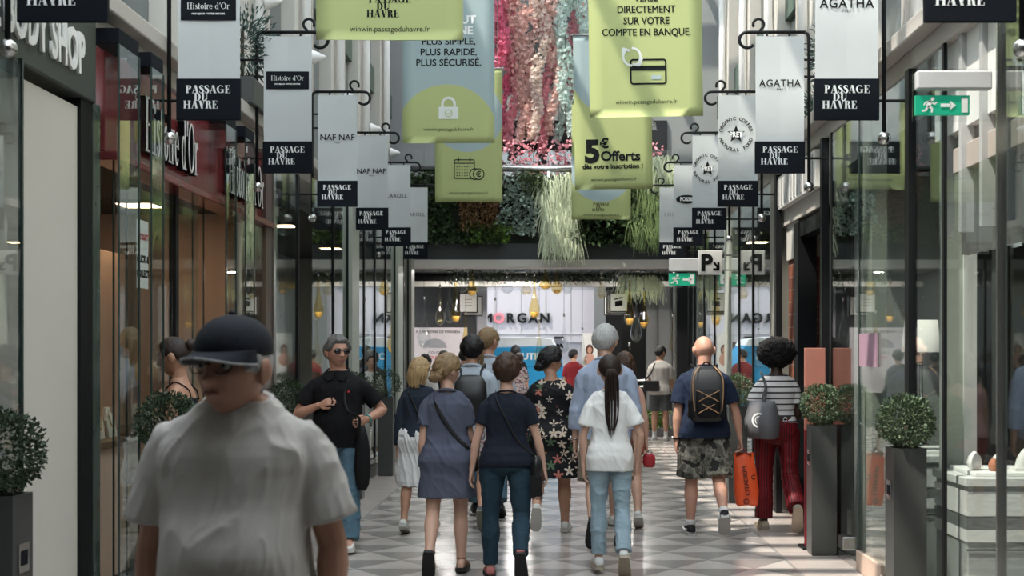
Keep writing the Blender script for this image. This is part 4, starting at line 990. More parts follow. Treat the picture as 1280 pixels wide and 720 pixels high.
for e in [o for o in C.objects if o.name.startswith('hanging_banner')]:
    k = min(range(7), key=lambda q: abs(YS[q]-e.location.y))
    for ch in e.children:
        if ch.name.split('.')[0] in ('cloth', 'cord', 'top_rod'): continue
        for vtx in ch.data.vertices: vtx.co.y = wave(vtx.co.x, vtx.co.z, k)-.003+(vtx.co.y-yy)*.6
# ================================================================== PLANTS
def leafmat(name, c, rough=.45, var=.35, scale=30, spec=.4): return mat('leaf_'+name, c, rough, var=var, scale=scale, spec=spec)
def add_leaf(bm, p, d, up, L, W, fold=.25, mi=0, droop=0.):
    s = d.cross(up)
    if s.length < 1e-4: s = Vector((1, 0, 0))
    s.normalize(); nrm = s.cross(d).normalized()
    a = bm.verts.new(p); t = bm.verts.new(p+d*L-Vector((0, 0, droop*L))); l = bm.verts.new(p+d*L*.5+s*W*.5+nrm*W*fold); r = bm.verts.new(p+d*L*.5-s*W*.5+nrm*W*fold); mid = bm.verts.new(p+d*L*.5-Vector((0, 0, droop*L*.3)))
    for f in ((a, r, mid), (r, t, mid), (mid, t, l), (a, mid, l)): bm.faces.new(f).material_index = mi
def rdir(rnd):
    while True:
        v = Vector((rnd.uniform(-1, 1), rnd.uniform(-1, 1), rnd.uniform(-1, 1)))
        if .05 < v.length < 1: return v.normalized()
BOX_D = leafmat('box_dark', (.035, .060, .030)); BOX_M = leafmat('box_mid', (.10, .145, .08)); BOX_L = leafmat('box_pale', (.34, .39, .29)); BOX_N = leafmat('box_shade', (.045, .075, .04))  # palest tone paints sun highlights into the leaf colour
PLANTER = mat('dark_planter', (.055, .058, .056), .35, var=.08, scale=3); BARK = mat('bark', (.06, .045, .03), .9)
def planter(x, y, label, r=.185, n=2600, mats=(BOX_D, BOX_M), seed=1, hw=.10, h=1.04, rz=1.0):
    e = empty('potted_boxwood', (x, y, 0), label, 'potted plant', 'clipped box balls in tall planters'); rnd = random.Random(seed)
    bm = bmesh.new()
    loft(bm, [[Vector((sx*w_, sy*w_, z)) for sx, sy in ((-1, -1), (1, -1), (1, 1), (-1, 1))] for w_, z in ((hw-.008, 0), (hw, .02), (hw, h), (hw-.014, h), (hw-.014, h-.05))])
    obj('planter_box', bm, PLANTER, e)
    box('soil', -hw+.015, hw-.015, -hw+.015, hw-.015, h-.07, h-.04, BARK, e)
    f = 1 if x < 0 else -1
    pl = box('badge_plate', f*hw, f*(hw+.006), -.05, .05, h-.32, h-.20, STEEL, e)
    box('badge_mark', f*(hw+.006), f*(hw+.009), -.03, .03, h-.29, h-.23, BLACKP, pl)
    bm = bmesh.new(); tube(bm, [(0, 0, h-.06), (.008, .004, h+.05), (0, 0, h+r*.8)], [.018, .015, .010], 8); obj('stem', bm, BARK, e, True)
    bm = bmesh.new(); cz = h+r*rz*.92
    for i in range(n):
        d = rdir(rnd); rr = r*(.62+.38*rnd.random()**.5)*(1+.10*noise.noise(d*3+Vector((seed, 0, 0)))+.09*noise.noise(d*9))
        if d.z < -.6: rr *= .9
        p = Vector((d.x*rr, d.y*rr, cz+d.z*rr*rz)); dd = (d+rdir(rnd)*.9+Vector((0, 0, .25))).normalized()
        add_leaf(bm, p, dd, rdir(rnd), rnd.uniform(.016, .030), rnd.uniform(.011, .017), .2, rnd.choices(range(len(mats)), [5, 5, 2][:len(mats)])[0])
    obj('foliage', bm, list(mats), e)
BOX_SUNLIT = (BOX_M, BOX_L, BOX_N)  # lighter leaf mix paints sunlight onto the right-hand balls
planter(2.155, 7.85, 'clipped box ball in tall dark planter, nearest on the right, by the white counter', .168, 3400, BOX_SUNLIT, 3)
planter(2.15, 10.3, 'clipped box ball in a tall dark planter on the right beside the red board', .168, 3000, BOX_SUNLIT, 4)
planter(1.98, 13.9, 'clipped box ball in a tall planter beyond the man with the backpack', .18, 2200, BOX_SUNLIT, 5)
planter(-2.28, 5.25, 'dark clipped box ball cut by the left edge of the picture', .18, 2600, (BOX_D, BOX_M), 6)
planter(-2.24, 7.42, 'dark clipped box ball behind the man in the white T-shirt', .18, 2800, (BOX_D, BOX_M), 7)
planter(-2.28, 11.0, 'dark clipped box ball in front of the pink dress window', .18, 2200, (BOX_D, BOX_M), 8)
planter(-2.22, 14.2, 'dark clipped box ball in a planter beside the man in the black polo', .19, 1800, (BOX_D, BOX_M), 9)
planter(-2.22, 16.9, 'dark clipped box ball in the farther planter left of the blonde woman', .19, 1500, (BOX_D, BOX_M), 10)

# green wall on the bridge: patches of growing plants
def patch(name, label, x0, x1, z0, z1, kind, n, mats, seed, cat='plants', y=None, depth=.16):
    rnd = random.Random(seed); bm = bmesh.new(); yb = (YB+.04) if y is None else y
    for i in range(n):
        x = rnd.uniform(x0, x1); z = rnd.uniform(z0, z1); bul = noise.noise(Vector((x*3, z*3, seed)))*.5+.5
        x += .18*noise.noise(Vector((x*2, z*4, seed+5))); 
        p = Vector((x, yb-rnd.uniform(0, depth)*(.4+bul), z)); mi = rnd.randrange(len(mats))
        d = Vector((rnd.uniform(-.8, .8), -rnd.uniform(.3, 1), rnd.uniform(-.7, .7))).normalized()
        if kind == 'ivy': add_leaf(bm, p, d, rdir(rnd), rnd.uniform(.05, .10), rnd.uniform(.04, .08), .15, mi)
        elif kind == 'fern': add_leaf(bm, p, d, rdir(rnd), rnd.uniform(.05, .11), rnd.uniform(.015, .03), .2, mi, .3)
        elif kind == 'big': add_leaf(bm, p, d, rdir(rnd), rnd.uniform(.10, .18), rnd.uniform(.05, .09), .15, mi, .2)
        elif kind == 'blade':
            L = rnd.uniform(.22, .46); o = Vector((rnd.uniform(-.6, .6), -rnd.uniform(.15, .55), 0)); pts = []
            for q in range(6):
                t = q/5; pts.append(p+o*L*.7*t+Vector((0, 0, L*(.45*t-1.35*t*t))))
            prev = None; wd = rnd.uniform(.007, .013); sv = Vector((1, .3, 0))
            for q, pt in enumerate(pts):
                ww = wd*(1-.75*(q/5)); cur = (bm.verts.new(pt-sv*ww), bm.verts.new(pt+sv*ww))
                if prev: bm.faces.new((prev[0], prev[1], cur[1], cur[0])).material_index = mi
                prev = cur
    return tag(obj(name, bm, mats), label, cat, None, 'stuff')
G1 = leafmat('ivy', (.05, .085, .036)); G2 = leafmat('deep', (.020, .036, .020)); G3 = leafmat('moss', (.10, .14, .055)); BR = leafmat('bronze', (.21, .12, .055)); BR2 = leafmat('umber', (.12, .08, .045)); LIME = leafmat('lime', (.16, .28, .055))
WHT = leafmat('cream', (.55, .60, .52)); SIL = leafmat('silver', (.34, .44, .38)); STR = leafmat('stripe', (.60, .66, .46)); STR2 = leafmat('stripe_green', (.20, .28, .11))
zt_ = 4.70
patch('ivy_planting', 'dark ivy covering the left end of the green wall', -2.5, -1.75, 3.5, zt_, 'ivy', 1500, [G1, G2, G3], 11)
patch('fern_planting', 'bronze fern patch left of centre on the green wall', -1.7, -.95, 3.75, zt_, 'fern', 2300, [BR, BR2, G2, G1], 12)
patch('ivy_planting', 'dark green creeper below the bronze fern patch', -1.8, -.9, 3.5, 3.85, 'ivy', 800, [G1, G2], 13)
patch('lime_planting', 'bright lime leaves low on the green wall', -1.45, -.75, 3.52, 3.82, 'ivy', 420, [LIME, G3], 14)
patch('variegated_planting', 'white-speckled leaves in the middle of the green wall', -.95, -.30, 3.65, zt_, 'ivy', 1100, [SIL, G2, G1, WHT, G2], 15)
patch('moss_planting', 'mossy tuft under the handrail in the middle of the green wall', -.55, -.15, 4.35, zt_+.05, 'fern', 900, [G3, G1], 16)
patch('spider_planting', 'long striped grassy leaves cascading right of the middle of the green wall', -.18, .38, 3.45, zt_, 'blade', 1500, [STR, STR2, G3, STR2], 17)
patch('broad_leaf_planting', 'dark leaves with a few white blooms right of the grassy cascade', .35, 1.45, 3.5, zt_, 'big', 1100, [G1, G2, G2, G1, G2, G3, G2, WHT], 18)
patch('spider_planting', 'long striped grassy leaves at the right end of the green wall', 1.35, 2.2, 3.65, zt_+.1, 'blade', 1600, [STR2, STR, G3, STR2], 19)
patch('ivy_planting', 'dark climber at the right corner of the green wall', 1.5, 2.3, 3.5, 4.3, 'ivy', 700, [G1, G2], 20)
patch('tuft_planting', 'pale grassy tuft above the right end of the handrail', 1.5, 2.1, 4.7, 5.0, 'blade', 420, [STR, STR2], 21)
patch('hanging_planting', 'trailing greenery under the second beam of the far hall', -2.2, 2.4, 3.02, 3.24, 'fern', 1500, [G1, G3, STR2], 22, y=25.6)
patch('hanging_planting', 'pale trailing grass at the right end under the bridge', 1.35, 2.1, 2.95, 3.15, 'blade', 300, [STR, STR2], 23, y=25.4)
patch('low_planting', 'low leafy bed by the man with the white socks', 1.2, 2.3, .13, .5, 'ivy', 700, [LIME, G1, G3], 24, y=24.95)

# flower curtain
def petal(name, c):
    m = mat(name, c, .6, var=.15, scale=40); nt = m.node_tree; b = nt.nodes['Principled BSDF']; tl = nt.nodes.new('ShaderNodeBsdfTranslucent'); mx = nt.nodes.new('ShaderNodeMixShader'); mx.inputs[0].default_value = .4
    nt.links.new(b.inputs['Base Color'].links[0].from_socket, tl.inputs[0]); nt.links.new(b.outputs[0], mx.inputs[1]); nt.links.new(tl.outputs[0], mx.inputs[2]); nt.links.new(mx.outputs[0], nt.nodes['Material Output'].inputs[0]); return m
FC = [petal('petal_'+n, c) for n, c in (('magenta', (.86, .26, .40)), ('rose', (.90, .42, .48)), ('salmon', (.95, .66, .61)), ('peach', (.96, .80, .73)), ('mint', (.76, .90, .84)), ('white', (.80, .82, .78)))]
FOL = leafmat('garland', (.10, .14, .07))
def garland(x, ztop, zbot, pal, seed, label, r=.125, dens=250):
    label0 = label; pal = list(pal)+[PEA, WHI]; rnd = random.Random(seed); zbot += rnd.uniform(-.12, .12); bm = bmesh.new(); L = ztop-zbot; e = empty('flower_garland', (x, 23.4+rnd.uniform(-.25, .25), ztop), label, 'garland', 'flower garlands over the bridge')
    for i in range(int(L*dens)):
        z = -L*rnd.random(); t = -z/L; rr = r*(1.0-.45*t**3)*math.sqrt(rnd.random()); a = rnd.uniform(0, 6.283)
        p = Vector((rr*math.cos(a)+.07*math.sin(z*2.2+seed)+.05*math.sin(z*5.1+seed*2), rr*math.sin(a)*.8, z)); mi = rnd.choices(range(len(pal)+1), pal_w(pal))[0]
        if mi == len(pal): add_leaf(bm, p, rdir(rnd), rdir(rnd), .09, .05, .2, mi)
        else:
            d = (Vector((math.cos(a), -.8, -.3))+rdir(rnd)*.6).normalized(); up = rdir(rnd); s = d.cross(up).normalized(); u2 = s.cross(d)
            sz = rnd.uniform(.032, .052)
            for q in range(4):
                b_ = q*math.pi/2+.4; v = s*math.cos(b_)+u2*math.sin(b_); add_leaf(bm, p, (v+d*.35).normalized(), d, sz, sz*.95, .1, mi)
    obj('blossoms', bm, list(pal)+[FOL], e)
    bm = bmesh.new(); tube(bm, [(0, 0, .3), (0, 0, -L*.5), (0, 0, -L)], .006, 5); obj('stem', bm, BARK, e)
def pal_w(p): return [5/(len(p)-2)]*(len(p)-2)+[.9, .8]+[1.6]
MAG, ROS, SAL, PEA, MIN, WHI = FC
gl = [(-1.35, 5.6, [MAG, ROS]), (-1.18, 5.7, [MAG, ROS, WHI]), (-1.05, 5.5, [MAG, MAG, ROS]), (-.92, 5.6, [MAG, ROS, ROS]), (-.79, 5.35, [ROS, SAL, MAG]), (-.66, 5.5, [SAL, PEA, ROS]), (-.53, 5.42, [SAL, ROS, SAL]), (-.40, 5.7, [SAL, PEA, PEA]),
      (-.28, 5.5, [PEA, MIN, SAL]), (-.16, 5.36, [ROS, MAG, SAL]), (-.04, 5.6, [SAL, MIN, WHI]), (.08, 5.55, [MIN, WHI, MIN]), (.20, 5.45, [MIN, MIN, WHI]), (.32, 5.75, [ROS, SAL, PEA]), (.44, 5.4, [MIN, WHI, MIN]), (.56, 5.6, [SAL, ROS, PEA]), (.70, 5.6, [MIN, WHI]), (.85, 5.7, [PEA, SAL]),
      (1.35, 5.9, [MIN, WHI, PEA]), (1.75, 5.8, [WHI, MIN])]
GLN = {MAG: 'magenta', ROS: 'rose', SAL: 'salmon', PEA: 'peach', MIN: 'mint green', WHI: 'white'}
for i, (x, zb, pal) in enumerate(gl):
    garland(x, 8.6, zb, pal, 40+i, 'hanging flower garland, mostly %s, number %d from the left over the bridge' % (GLN[pal[0]], i+1))
# blossom layer standing in for pink reflections in the balustrade glass
patch('flower_bed', 'soft pink blossom behind the glass balustrade of the bridge', -2.0, 1.9, 4.78, 5.4, 'ivy', 900, [ROS, SAL, PEA, G3], 61, y=22.95, depth=.3)

# shrubs on the cornice
def shrub(x, y, z, r, label, seed, n=900):
    e = empty('cornice_shrub', (x, y, z), label, 'shrub', 'shrubs on the cornices'); rnd = random.Random(seed)
    box('trough', -.16, .16, -.3, .3, 0, .22, PLANTER, e, .01); bm = bmesh.new()
    for i in range(n):
        d = rdir(rnd); rr = r*(.3+.7*rnd.random()); p = Vector((d.x*rr*.8, d.y*rr, .28+r*.75+d.z*rr*.9)); add_leaf(bm, p, (d+rdir(rnd)*.5+Vector((0, 0, .4))).normalized(), rdir(rnd), rnd.uniform(.05, .10), rnd.uniform(.012, .022), .1, rnd.randrange(2), .2)
    obj('foliage', bm, [leafmat('blue_fir', (.045, .085, .075)), leafmat('blue_fir_light', (.09, .15, .13))], e)
    bm = bmesh.new(); tube(bm, [(0, 0, .2), (0, 0, .3+r)], .015, 6); obj('stem', bm, BARK, e)
shrub(-2.62, 10.75, 3.66, .36, 'blue-green shrub on the left cornice behind the second banner', 70)
shrub(-2.75, 13.2, 3.66, .26, 'blue-green shrub on the left cornice behind the third banner', 71)
shrub(2.42, 10.9, 3.66, .34, 'blue-green shrub on the right cornice behind the second banner', 72)
shrub(2.75, 13.3, 3.66, .26, 'blue-green shrub on the right cornice behind the third banner', 73)
# white fluorescent style tubes with cone sconces on the piers
for side, s in (('left', -1), ('right', 1)):
    for k in range(2, 8):
        y = 5.77+2.43*k
        e = empty('wall_tube', (s*2.95, y-.25, 3.66), 'white vertical tube on the %s upper wall, %s of six from the front' % (side, ['first', 'second', 'third', 'fourth', 'fifth', 'sixth'][k-2]), 'wall tube', 'white tubes on the %s upper wall' % side)
        bm = bmesh.new(); tube(bm, [(0, 0, 0), (0, 0, 6.6)], .055, 12); obj('tube', bm, TUBEW, e, True)
        for zz in (.6, 3.4, 6.2): box('clip', -.02, .02, 0, .08, zz, zz+.04, STEEL, e)
        if k >= 3:
            c = box('sconce_arm', min(0, -s*.10), max(0, -s*.10), -.015, .015, 1.46, 1.49, WHITE, e)
            bm = bmesh.new(); lathe(bm, [(.085, 0), (.085, .02), (.02, .16), (.01, .17)], n=16); bm.transform(T((-s*.06, 0, 1.48)) @ Matrix.Rotation(R(-s*90), 4, 'Y')); obj('cone_shade', bm, WHITE, e, True)

# ================================================================== GLASS DROP PENDANTS
def dropmat(name, c, ior=1.35):
    m = glass_mat('drop_'+name, tint=c, r0=.06); return m
D_CLEAR = dropmat('clear', (.94, .96, .96)); D_GOLD = dropmat('gold', (.97, .86, .58)); D_AMB = dropmat('amber', (.96, .92, .82)); LIQ = mat('gold_leaf_base', (.85, .60, .24), .3, .25); LIQC = mat('silver_base', (.80, .82, .82), .25, .2)
PD = [  # px of centre, top py, bottom py, width px, depth, kind, label
 (578, 336, 366, 14, 24.6, 'c', 'round clear glass drop, first of the high row'), (590, 334, 370, 14, 24.9, 'g', 'golden glass drop second in the high row'), (600, 334, 365, 13, 25.2, 'c', 'clear glass drop third in the high row'),
 (634, 342, 367, 15, 24.4, 'c', 'clear round glass drop above the pink O of the far sign'), (658, 344, 369, 14, 24.7, 'a', 'pale amber glass drop left of centre in the high row'), (682, 334, 362, 16, 24.5, 'g', 'golden glass drop over the far capitals in the high row'),
 (696, 334, 368, 14, 24.8, 'g', 'golden glass drop right of the far capitals in the high row'), (709, 334, 368, 13, 25.1, 'c', 'tall clear glass drop right of the golden pair'), (752, 342, 374, 13, 24.6, 'a', 'amber glass drop above the white box signs on the right'),
 (760, 334, 368, 13, 24.9, 'c', 'clear glass drop above the white box signs on the right'), (779, 334, 364, 14, 25.0, 'c', 'left one of the two clear drops before the dark doorway'), (791, 334, 366, 14, 24.6, 'c', 'right one of the two clear drops before the dark doorway'),
 (530, 374, 436, 17, 24.4, 'c', 'long-necked clear glass drop by the left poster'), (550, 360, 407, 12, 24.8, 'a', 'smoky amber drop before the black left opening'), (562, 354, 404, 13, 25.1, 'c', 'clear long drop between the amber and gold ones on the left'),
 (570, 352, 404, 13, 24.5, 'g', 'bright gold drop beside the left box signs'), (582, 392, 442, 12, 25.0, 'g', 'gold long-necked drop above the man with the black rucksack'), (668, 345, 399, 14, 24.6, 'g', 'bright gold drop hanging over the far capitals'),
 (674, 402, 462, 15, 24.9, 'a', 'amber-necked drop above the woman in the floral dress'), (705, 396, 442, 14, 25.2, 'c', 'clear pointed drop right of the blue van'), (619, 376, 434, 13, 25.3, 'c', 'slender clear drop before the far pink letter'),
 (787, 350, 408, 13, 24.5, 'g', 'gold long-necked drop before the dark doorway'), (795, 372, 428, 14, 24.9, 'c', 'clear heavy drop hanging lowest before the dark doorway'), (805, 364, 411, 13, 24.7, 'g', 'gold drop on the right of the dark doorway group'),
 (787, 432, 470, 10, 25.2, 'g', 'gold necked drop low behind the grey-haired man'), (841, 396, 440, 12, 24.4, 'a', 'amber drop beside the black pillar on the right'), (728, 412, 458, 13, 25.0, 'c', 'clear drop low beside the portrait poster')]
for px, t_, b_, wd, Y, kd, lab in PD:
    s = F/Y; top = at(px, t_, Y); L = (b_-t_)/s; r = wd/s/2
    e = empty('glass_pendant', top, lab, 'pendant lamp', 'glass drop pendants of the far hall')
    prof = []
    nk = .018
    for i in range(25):
        u = i/24
        rr = nk+(r-nk)*(max(0, u-.15)/.60)**1.9 if u < .75 else r*math.sqrt(max(.0009, 1-((u-.75)/.25)**2.2))
        prof.append((min(r, rr), -L*u))
    bm = bmesh.new(); lathe(bm, prof, n=18); obj('glass_drop', bm, {'c': D_CLEAR, 'g': D_GOLD, 'a': D_AMB}[kd], e, True)
    bm = bmesh.new(); lathe(bm, [(p[0]*.72, p[1]) for p in prof if p[1] < -L*.80 and p[1] > -L*.985], n=14); obj('glass_base', bm, LIQ if kd == 'g' else D_AMB if kd == 'a' else D_CLEAR, e, True)
    bm = bmesh.new(); lathe(bm, [(.02, .0), (.02, .05), (.008, .07)], n=10); obj('cap', bm, STEEL, e, True)
    bm = bmesh.new(); tube(bm, [(0, 0, .05), (0, 0, 3.30-top.z)], .004, 5); obj('cord', bm, BLACK, e)

# ================================================================== SIGNS
# emergency exit sign near right
GREEN_S = mat('exit_green', (.01, .30, .17), .4, emit=(.01, .30, .17), estr=.25)
def exit_sign(x0, x1, Y, z0, z1, label, ztop):
    e = empty('exit_sign', ((x0+x1)/2, Y, z0), label, 'exit sign'); h = z1-z0; hw = (x1-x0)/2
    box('green_panel', -hw, hw*.42, -.012, .012, 0, h, GREEN_S, e); y = -.016
    box('housing', -hw*.98, hw*1.0, -.03, .03, h+.03, ztop-z0, mat('grey_housing', (.58, .59, .60), .5), e, .008)
    box('acrylic_plate', -hw*1.05, hw*1.04, .014, .020, -.03, ztop-z0+.02, GLASS_CLEAR, e)
    bm = bmesh.new(); c = -hw*.65; k = h/.145
    n = 14; cc = bm.verts.new((c+.025*k, y, .118*k)); vs = [bm.verts.new((c+.025*k+.014*k*math.cos(2*math.pi*i/n), y, .118*k+.014*k*math.sin(2*math.pi*i/n))) for i in range(n)]
    for i in range(n): bm.faces.new((cc, vs[i], vs[(i+1) % n]))
    for a, b, w_ in (((.012, .10), (-.012, .06), .030), ((-.012, .062), (.022, .048), .018), ((.022, .05), (.018, .016), .014), ((-.012, .06), (-.028, .030), .017), ((-.028, .032), (-.056, .028), .014), ((.010, .098), (.042, .078), .012), ((.042, .078), (.055, .092), .010), ((.008, .098), (-.030, .092), .012), ((-.030, .092), (-.040, .070), .010)):
        seg2(bm, (c+a[0]*k, a[1]*k), (c+b[0]*k, b[1]*k), w_*k, y)
    ax = c+.085*k; seg2(bm, (ax, .070*k), (ax+.075*k, .070*k), .026*k, y)
    bm.faces.new([bm.verts.new((ax+a*k, y, b*k)) for a, b in ((.070, .035), (.115, .070), (.070, .105))])
    quad2(bm, hw*.42-.062*k, hw*.42-.015*k, .016*k, .128*k, y); obj('pictogram', bm, WHITEINK, e)
exit_sign(1.86, 2.25, 6.6, 2.845, 2.945, 'green running-man exit sign hung at the right edge', 3.07)
# parking sign
e = empty('parking_sign', (2.0, 16.4, 2.62), 'white hanging parking sign with a black P and slanting arrow', 'sign'); box('panel', -.155, .15, -.02, .02, 0, .31, WHITE, e, .004)
bm = bmesh.new(); put_text(bm, 'P', .29, -.055, -.024, .055, bold=.012); seg2(bm, (.04, .16), (.095, .085), .028, -.024); seg2(bm, (.03, .068), (.11, .068), .028, -.024); seg2(bm, (.098, .16), (.098, .06), .028, -.024); obj('lettering', bm, INK, e)
for z in (.06, .25): box('wall_arm', .14, XR-2.0+.0, -.008, .008, z-.008, z+.008, STEEL, e)
exit_sign(1.70, 2.25, 19.0, 2.62, 2.80, 'small green exit sign behind the parking sign', 3.02)
# sticker on the left glass
e = empty('poster', (-2.555, 7.93, 2.02), 'white notice with red and black words stuck on the left glass', 'poster'); e.rotation_euler = (0, 0, R(90))
box('sheet', -.11, .11, -.004, 0, 0, .42, WHITE, e)
bm = bmesh.new(); put_text(bm, 'RETRAIT', .052, 0, -.006, .30, bold=.002); obj('red_lettering', bm, mat('red_ink', (.5, .04, .05), .6), e)
bm = bmesh.new(); put_text(bm, 'CLICK &', .060, 0, -.006, .16, bold=.003); put_text(bm, 'COLLECT', .060, 0, -.006, .07, bold=.003, sx=.9); obj('lettering', bm, INK, e)
tag(box('paper_sheet', XR-.02, XR-.008, 8.95, 9.45, 1.52, 1.76, mat('mauve_paper', (.40, .25, .33), .7)), 'mauve paper sheet taped to the right glass', 'paper')
# red advertising board beside the right planter
e = empty('advertising_board', (2.16, 10.62, 0), 'tall board, dusty pink above and dark red below, behind the right planter', 'board')
box('pink_panel', -.085, .085, -.02, .02, .98, 1.66, mat('dusty_pink', (.40, .16, .12), .5), e, .004); box('red_panel', -.085, .085, -.02, .02, .02, .98, mat('crimson', (.24, .012, .022), .5), e, .004)
bm = bmesh.new(); b2 = text_bm('SOLDES', .10, bold=.002); b2.transform(Matrix.Rotation(R(-90), 4, 'Y')); merge(bm, b2, T((.05, -.023, .45))); obj('lettering', bm, WHITEINK, e)
box('base', -.12, .12, -.12, .12, 0, .02, BLACK, e, .004)
# white box signs in the far hall
def box_sign(px0, py0, px1, py1, Y, label, mark):
    a = at(px0, py1, Y); b = at(px1, py0, Y); e = empty('box_sign', ((a.x+b.x)/2, Y, a.z), label, 'sign', 'white box signs of the far hall'); hw = (b.x-a.x)/2; h = b.z-a.z
    box('frame', -hw, hw, -.02, .14, 0, h, BLACK, e); box('face', -hw+.02, hw-.02, -.026, -.02, .02, h-.02, WHITE, e)
    bm = bmesh.new()
    if mark == 'clap':
        bm.faces.new([bm.verts.new((x*hw, -.03, h*z)) for x, z in ((-.42, .28), (.40, .34), (.40, .62), (-.42, .56))]); bm.faces.new([bm.verts.new((x*hw, -.03, h*z)) for x, z in ((-.5, .62), (.5, .72), (.46, .80), (-.46, .70))])
    else:
        for q in (.35, .5, .65): quad2(bm, -hw*.4, hw*.4, h*q, h*q+.012, -.03)
    obj('mark', bm, INK if mark == 'clap' else mat('grey_ink', (.2, .2, .2), .6), e)
    bm = bmesh.new(); tube(bm, [(0, .06, h), (0, .06, 3.30-a.z)], .01, 6); obj('hanger', bm, BLACK, e)
box_sign(574, 366, 597, 391, 25.7, 'front white box sign left of the far capitals', 'lines'); box_sign(579, 370, 603, 395, 26.1, 'rear white box sign left of the far capitals', 'lines')
box_sign(762, 366, 785, 390, 25.7, 'front white box sign with a black clapper mark on the right', 'clap'); box_sign(758, 368, 781, 392, 26.1, 'middle white box sign stepping back on the right', 'lines'); box_sign(755, 370, 778, 394, 26.5, 'rear white box sign stepping back on the right', 'lines')
# left poster panel, far
e = empty('poster_stand', (-2.65, 27.9, .75), 'pale poster panel with grey dome picture at the far left', 'poster'); box('foot_panel', -.75, .75, .031, .06, -.75, .4, BLACK, e); box('panel', -.75, .75, -.03, .03, 0, 1.42, mat('poster_pale', (.50, .46, .48), .6), e)
bm = bmesh.new(); put_text(bm, "C'EST À 2 MAISONS DE PARISIEN", .082, 0, -.034, 1.30, bold=.001); put_text(bm, 'COUTURE', .085, .10, -.034, .84); obj('lettering', bm, INK, e)
bm = bmesh.new(); put_text(bm, 'OUTLET', .085, .10, -.034, .74, bold=.002); obj('red_lettering', bm, mat('red_ink', (.5, .04, .05), .6), e)
bm = bmesh.new(); n = 20; c = bm.verts.new((.05, -.034, .98)); vs = [bm.verts.new((.05+.26*math.cos(math.pi*i/n), -.034, .98+.2*math.sin(math.pi*i/n))) for i in range(n+1)]
for i in range(n): bm.faces.new((c, vs[i], vs[i+1]))
obj('dome_picture', bm, mat('grey_picture', (.25, .25, .27), .6), e)
e = empty('poster', at(737, 470, 28.3), 'portrait poster of a dark-haired woman on a white stand', 'poster'); box('panel', -.17, .17, -.02, .02, -1.1, .95, WHITE, e)
bm = bmesh.new(); ball(bm, (.0, -.02, .58), (.085, .008, .12)); hp = obj('hair_picture', bm, mat('brown_picture', (.10, .04, .025), .7), e, True)
bm = bmesh.new(); ball(bm, (.0, -.028, .57), (.05, .006, .075)); ball(bm, (0, -.026, .36), (.12, .006, .14)); obj('portrait_picture', bm, mat('skin_picture', (.55, .30, .22), .7), e, True)
# blue and white van in the street
e = empty('van', (-1.0, 30.2, 0), 'blue and white van parked across the far end', 'van')
VB = mat('van_blue', (.02, .30, .58), .35, var=.03); VW = mat('van_white', (.85, .88, .90), .35, var=.02)
def slab_profile(pr, y0, y1):
    bm = bmesh.new(); loft(bm, [[Vector((x, y, z)) for x, z in pr] for y in (y0, y1)]); return bm
obj('body', slab_profile([(-1.5, .35), (1.25, .35), (1.25, 1.0), (1.16, 1.60), (1.05, 1.78), (-1.5, 1.72)], 0, 1.7), VB, e, bevel=.03)
obj('roof', slab_profile([(-1.5, 1.72), (1.05, 1.78), (.96, 1.95), (.5, 2.0), (-1.3, 1.93), (-1.46, 1.86)], .02, 1.68), VW, e, bevel=.04)
bm = bmesh.new(); put_text(bm, 'OUTILS', .22, .42, -.012, 1.46, bold=.006); obj('lettering', bm, WHITEINK, e)
bm = bmesh.new(); quad2(bm, -1.49, 1.23, 1.28, 1.295, -.008); quad2(bm, .1, .112, .5, 1.6, -.008); obj('door_seams', bm, mat('blue_seam', (.01, .16, .34), .4), e)
for x in (-.95, .75):
    bm = bmesh.new()
    loft(bm, [[Vector((x+r_*math.cos(2*math.pi*i/24), yv, .33+r_*math.sin(2*math.pi*i/24))) for i in range(24)] for r_, yv in ((.31, .02), (.33, .04), (.33, .2), (.31, .22))]); wh = obj('wheel', bm, BLACK, e, True)
    bm = bmesh.new(); loft(bm, [[Vector((x+r_*math.cos(2*math.pi*i/20), yv, .33+r_*math.sin(2*math.pi*i/20))) for i in range(20)] for r_, yv in ((.19, .01), (.20, .03))]); obj('hubcap', bm, STEEL, wh)
# railing beside the man with white socks
e = empty('railing', (1.9, 24.9, 0), 'double steel railing beside the far man with white socks', 'railing')
for z in (.96, 1.08):
    bm = bmesh.new(); tube(bm, [(-.75, 0, z), (.45, 0, z)], .025, 8, ref=Vector((0, 0, 1))); obj('rail', bm, STEEL, e, True)
for x in (-.7, .4): box('post', x-.02, x+.02, -.02, .02, 0, 1.1, STEEL, e)
tag(sbox('planter_wall', 1.1, 2.5, 24.65, 25.3, 0, .14, KERB), kind='structure')

# ================================================================== SHOP CONTENTS
CW = mat('white_counter', (.70, .71, .70), .35, var=.03); CB = mat('grey_band', (.14, .15, .15), .4); CG = mat('panel_grey', (.30, .32, .31), .4)
def counter(x0, x1, y0, y1, h, label):
    e = empty('display_counter', ((x0+x1)/2, (y0+y1)/2, 0), label, 'counter'); hx, hy = (x1-x0)/2, (y1-y0)/2
    box('body', -hx+.02, hx-.02, -hy+.02, hy-.02, 0, h-.05, CG, e, .006); box('top', -hx, hx, -hy, hy, h-.05, h, CW, e, .006)
    for z0, z1, m in ((h-.22, h-.08, CW), (h-.30, h-.23, CB), (h-.37, h-.30, CW)): box('band', -hx+.012, hx-.012, -hy+.012, hy-.012, z0, z1, m, e)
    box('drawer_line', -hx+.01, hx-.01, -hy+.010, -hy+.014, h-.42, h-.41, BLACK, e)
    return e
counter(2.36, 3.9, 7.35, 8.0, .90, 'white counter with grey bands in the near right window')
counter(2.40, 3.2, 8.95, 10.0, .90, 'white counter with grey bands behind the second right glass')
